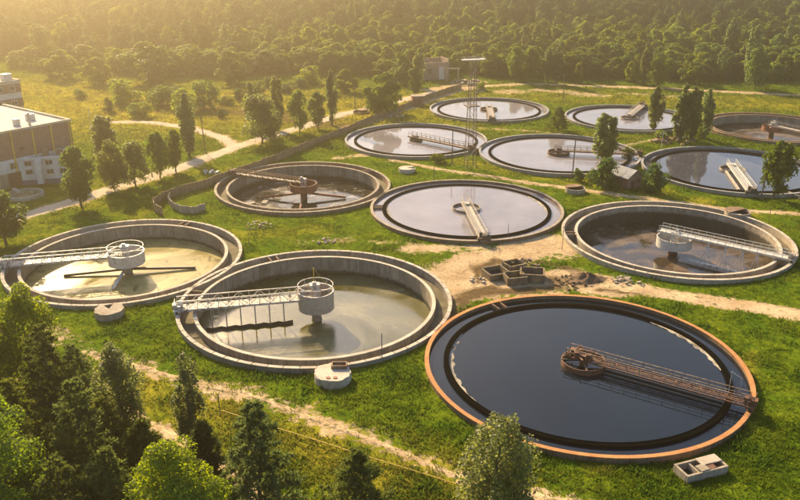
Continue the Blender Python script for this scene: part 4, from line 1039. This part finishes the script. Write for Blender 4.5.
# the rest of the wood, too many to count: instances of the same crowns
groups = {}
for x, y in far:
    hill_dark = min(1, max(0, (y - 408 + min(0, x + 40) * -.9) / 25))
    k = q.choices(['dark', 'round', 'oval'], [8, 1, 1])[0] if q.random() < .05 + .9 * hill_dark else q.choices(['round', 'light', 'oval', 'poplar'], [2, 6, .6, .5])[0]
    groups.setdefault(k + str(q.randrange(3)), []).append((x, y))
def instancer(src):
    ng = bpy.data.node_groups.new('wood', 'GeometryNodeTree'); ng.interface.new_socket('Geometry', in_out='INPUT', socket_type='NodeSocketGeometry'); ng.interface.new_socket('Geometry', in_out='OUTPUT', socket_type='NodeSocketGeometry')
    N = ng.nodes.new; a, o = N('NodeGroupInput'), N('NodeGroupOutput'); ip = N('GeometryNodeInstanceOnPoints'); oi = N('GeometryNodeObjectInfo'); oi.inputs['Object'].default_value = src; oi.inputs['As Instance'].default_value = True
    sc = N('GeometryNodeInputNamedAttribute'); sc.data_type = 'FLOAT_VECTOR'; sc.inputs['Name'].default_value = 'size'
    ro = N('GeometryNodeInputNamedAttribute'); ro.data_type = 'FLOAT_VECTOR'; ro.inputs['Name'].default_value = 'turn'
    L = ng.links.new; L(a.outputs[0], ip.inputs['Points']); L(oi.outputs['Geometry'], ip.inputs['Instance']); L(sc.outputs[0], ip.inputs['Scale'])
    er = N('FunctionNodeEulerToRotation'); L(ro.outputs[0], er.inputs[0]); L(er.outputs[0], ip.inputs['Rotation']); L(ip.outputs[0], o.inputs[0]); return ng
for key, L in sorted(groups.items()):
    cm = KINDS[key][0]; src = next(o for o in COL.objects if o.data is cm)
    me = bpy.data.meshes.new('forest'); me.from_pydata([(x, y, hz(x, y) - .4) for x, y in L], [], [])
    A = me.attributes.new('size', 'FLOAT_VECTOR', 'POINT'); B = me.attributes.new('turn', 'FLOAT_VECTOR', 'POINT')
    for n_ in range(len(L)):
        w = q.uniform(.8, 1.25); A.data[n_].vector = (w, w, w * q.uniform(.8, 1.2)); B.data[n_].vector = (0, 0, q.uniform(0, 6.28))
    o = link('forest', me); md = o.modifiers.new('wood', 'NODES'); md.node_group = instancer(src)
    tag(o, {'round': 'mid-green', 'light': 'light yellow-green', 'dark': 'dark green', 'oval': 'oval-crowned', 'poplar': 'columnar'}[key[:-1]] + ' crowns of the wood covering the hillside', 'forest', 'wood on the hillside', 'stuff')

# ------------------------------------------------------------------ grass
def scatter_grass(n, seed, ya=58, yb=225, big=1.0, lush=0.0):
    g = np.random.default_rng(seed)
    y = ya + (yb - ya) * g.random(n) ** (1.7 if ya < 100 else 1); x = (g.random(n) - .5) * (y * 1.14 + 30)
    keep = np.ones(n, bool)
    for cx, cy, r in TANKS.values(): keep &= np.hypot(x - cx, y - cy) > r + .25
    d, b, dr = masks(x, y)
    cl = noise1(x, y, .9, .3) * .5 + noise1(x, y, .33, 1.1) * .5
    keep &= (d + .35 * g.random(n) < .62) & (cl + g.normal(0, .5, n) > -.25)
    if lush:
        near_wall = np.zeros(n)
        for cx, cy, r in TANKS.values(): near_wall = np.maximum(near_wall, np.clip(1 - (np.hypot(x - cx, y - cy) - r) / 2.2, 0, 1))
        keep &= (noise1(x, y, .47, 2.0) + .6 * noise1(x, y, 1.9, 4.0) + .55 * near_wall > .62) & (d < .35)
    x, y, dr, cl = x[keep], y[keep], dr[keep], cl[keep]; m = len(x); z = height(x, y)
    hh = big * (.16 + .22 * g.random(m) + .16 * np.clip(cl, 0, 1)); nb = 5; Vs = []; 
    for k in range(nb):
        a = g.random(m) * 2 * pi; o = .22 * big * g.normal(size=(m, 2)); ln = .28 * g.normal(size=(m, 2)); w = big * (.05 + .05 * g.random(m))
        bx, by = x + o[:, 0], y + o[:, 1]
        Vs.append(np.stack([np.stack([bx - w * np.cos(a), by - w * np.sin(a), z - .02], 1), np.stack([bx + w * np.cos(a), by + w * np.sin(a), z - .02], 1),
                            np.stack([bx + ln[:, 0] * hh * 2, by + ln[:, 1] * hh * 2, z + hh * (.7 + .5 * g.random(m))], 1)], 1))
    V = np.concatenate(Vs).reshape(-1, 3); dry = np.tile(np.repeat(np.clip(dr * 1.1 + g.normal(0, .15, m), 0, 1), 3), nb)
    me = raw_mesh('grass', V, np.arange(len(V)).reshape(-1, 3), {'dry': dry, 'lush': np.full(len(V), lush)}); me.materials.append(M['blade'])
    tag(link('grass', me), 'tall dark green weeds in clumps around the tanks' if lush else 'rough green grass around the tanks' if ya < 100 else 'tufts of grass on the far meadow', 'grass', kind='stuff')
scatter_grass(130000, 3); scatter_grass(45000, 4, 200, 345, 2.0); scatter_grass(70000, 5, 58, 225, 1.7, .8)

# ------------------------------------------------------------------ haze volume, added for the glare towards the sun
hz_top = 106.0
b = MB(); b.box((0, 2000, hz_top / 2 - 2), (6800, 5200, hz_top + 4))
me = bpy.data.meshes.new('haze'); me.from_pydata(b.V, [], b.F); me.update()
k = NT('haze_glow'); pv = k.n('VolumePrincipled'); pv.inputs['Color'].default_value = (1.0, 0.81, 0.50, 1); pv.inputs['Density'].default_value = 0.00100; pv.inputs['Anisotropy'].default_value = 0.87  # orange of the glare put into the volume colour
k.t.links.new(pv.outputs[0], k.out.inputs[1]); me.materials.append(k.m)
tag(link('haze', me), 'orange-tinted haze added over the plant for the sun glare', 'haze', kind='stuff')
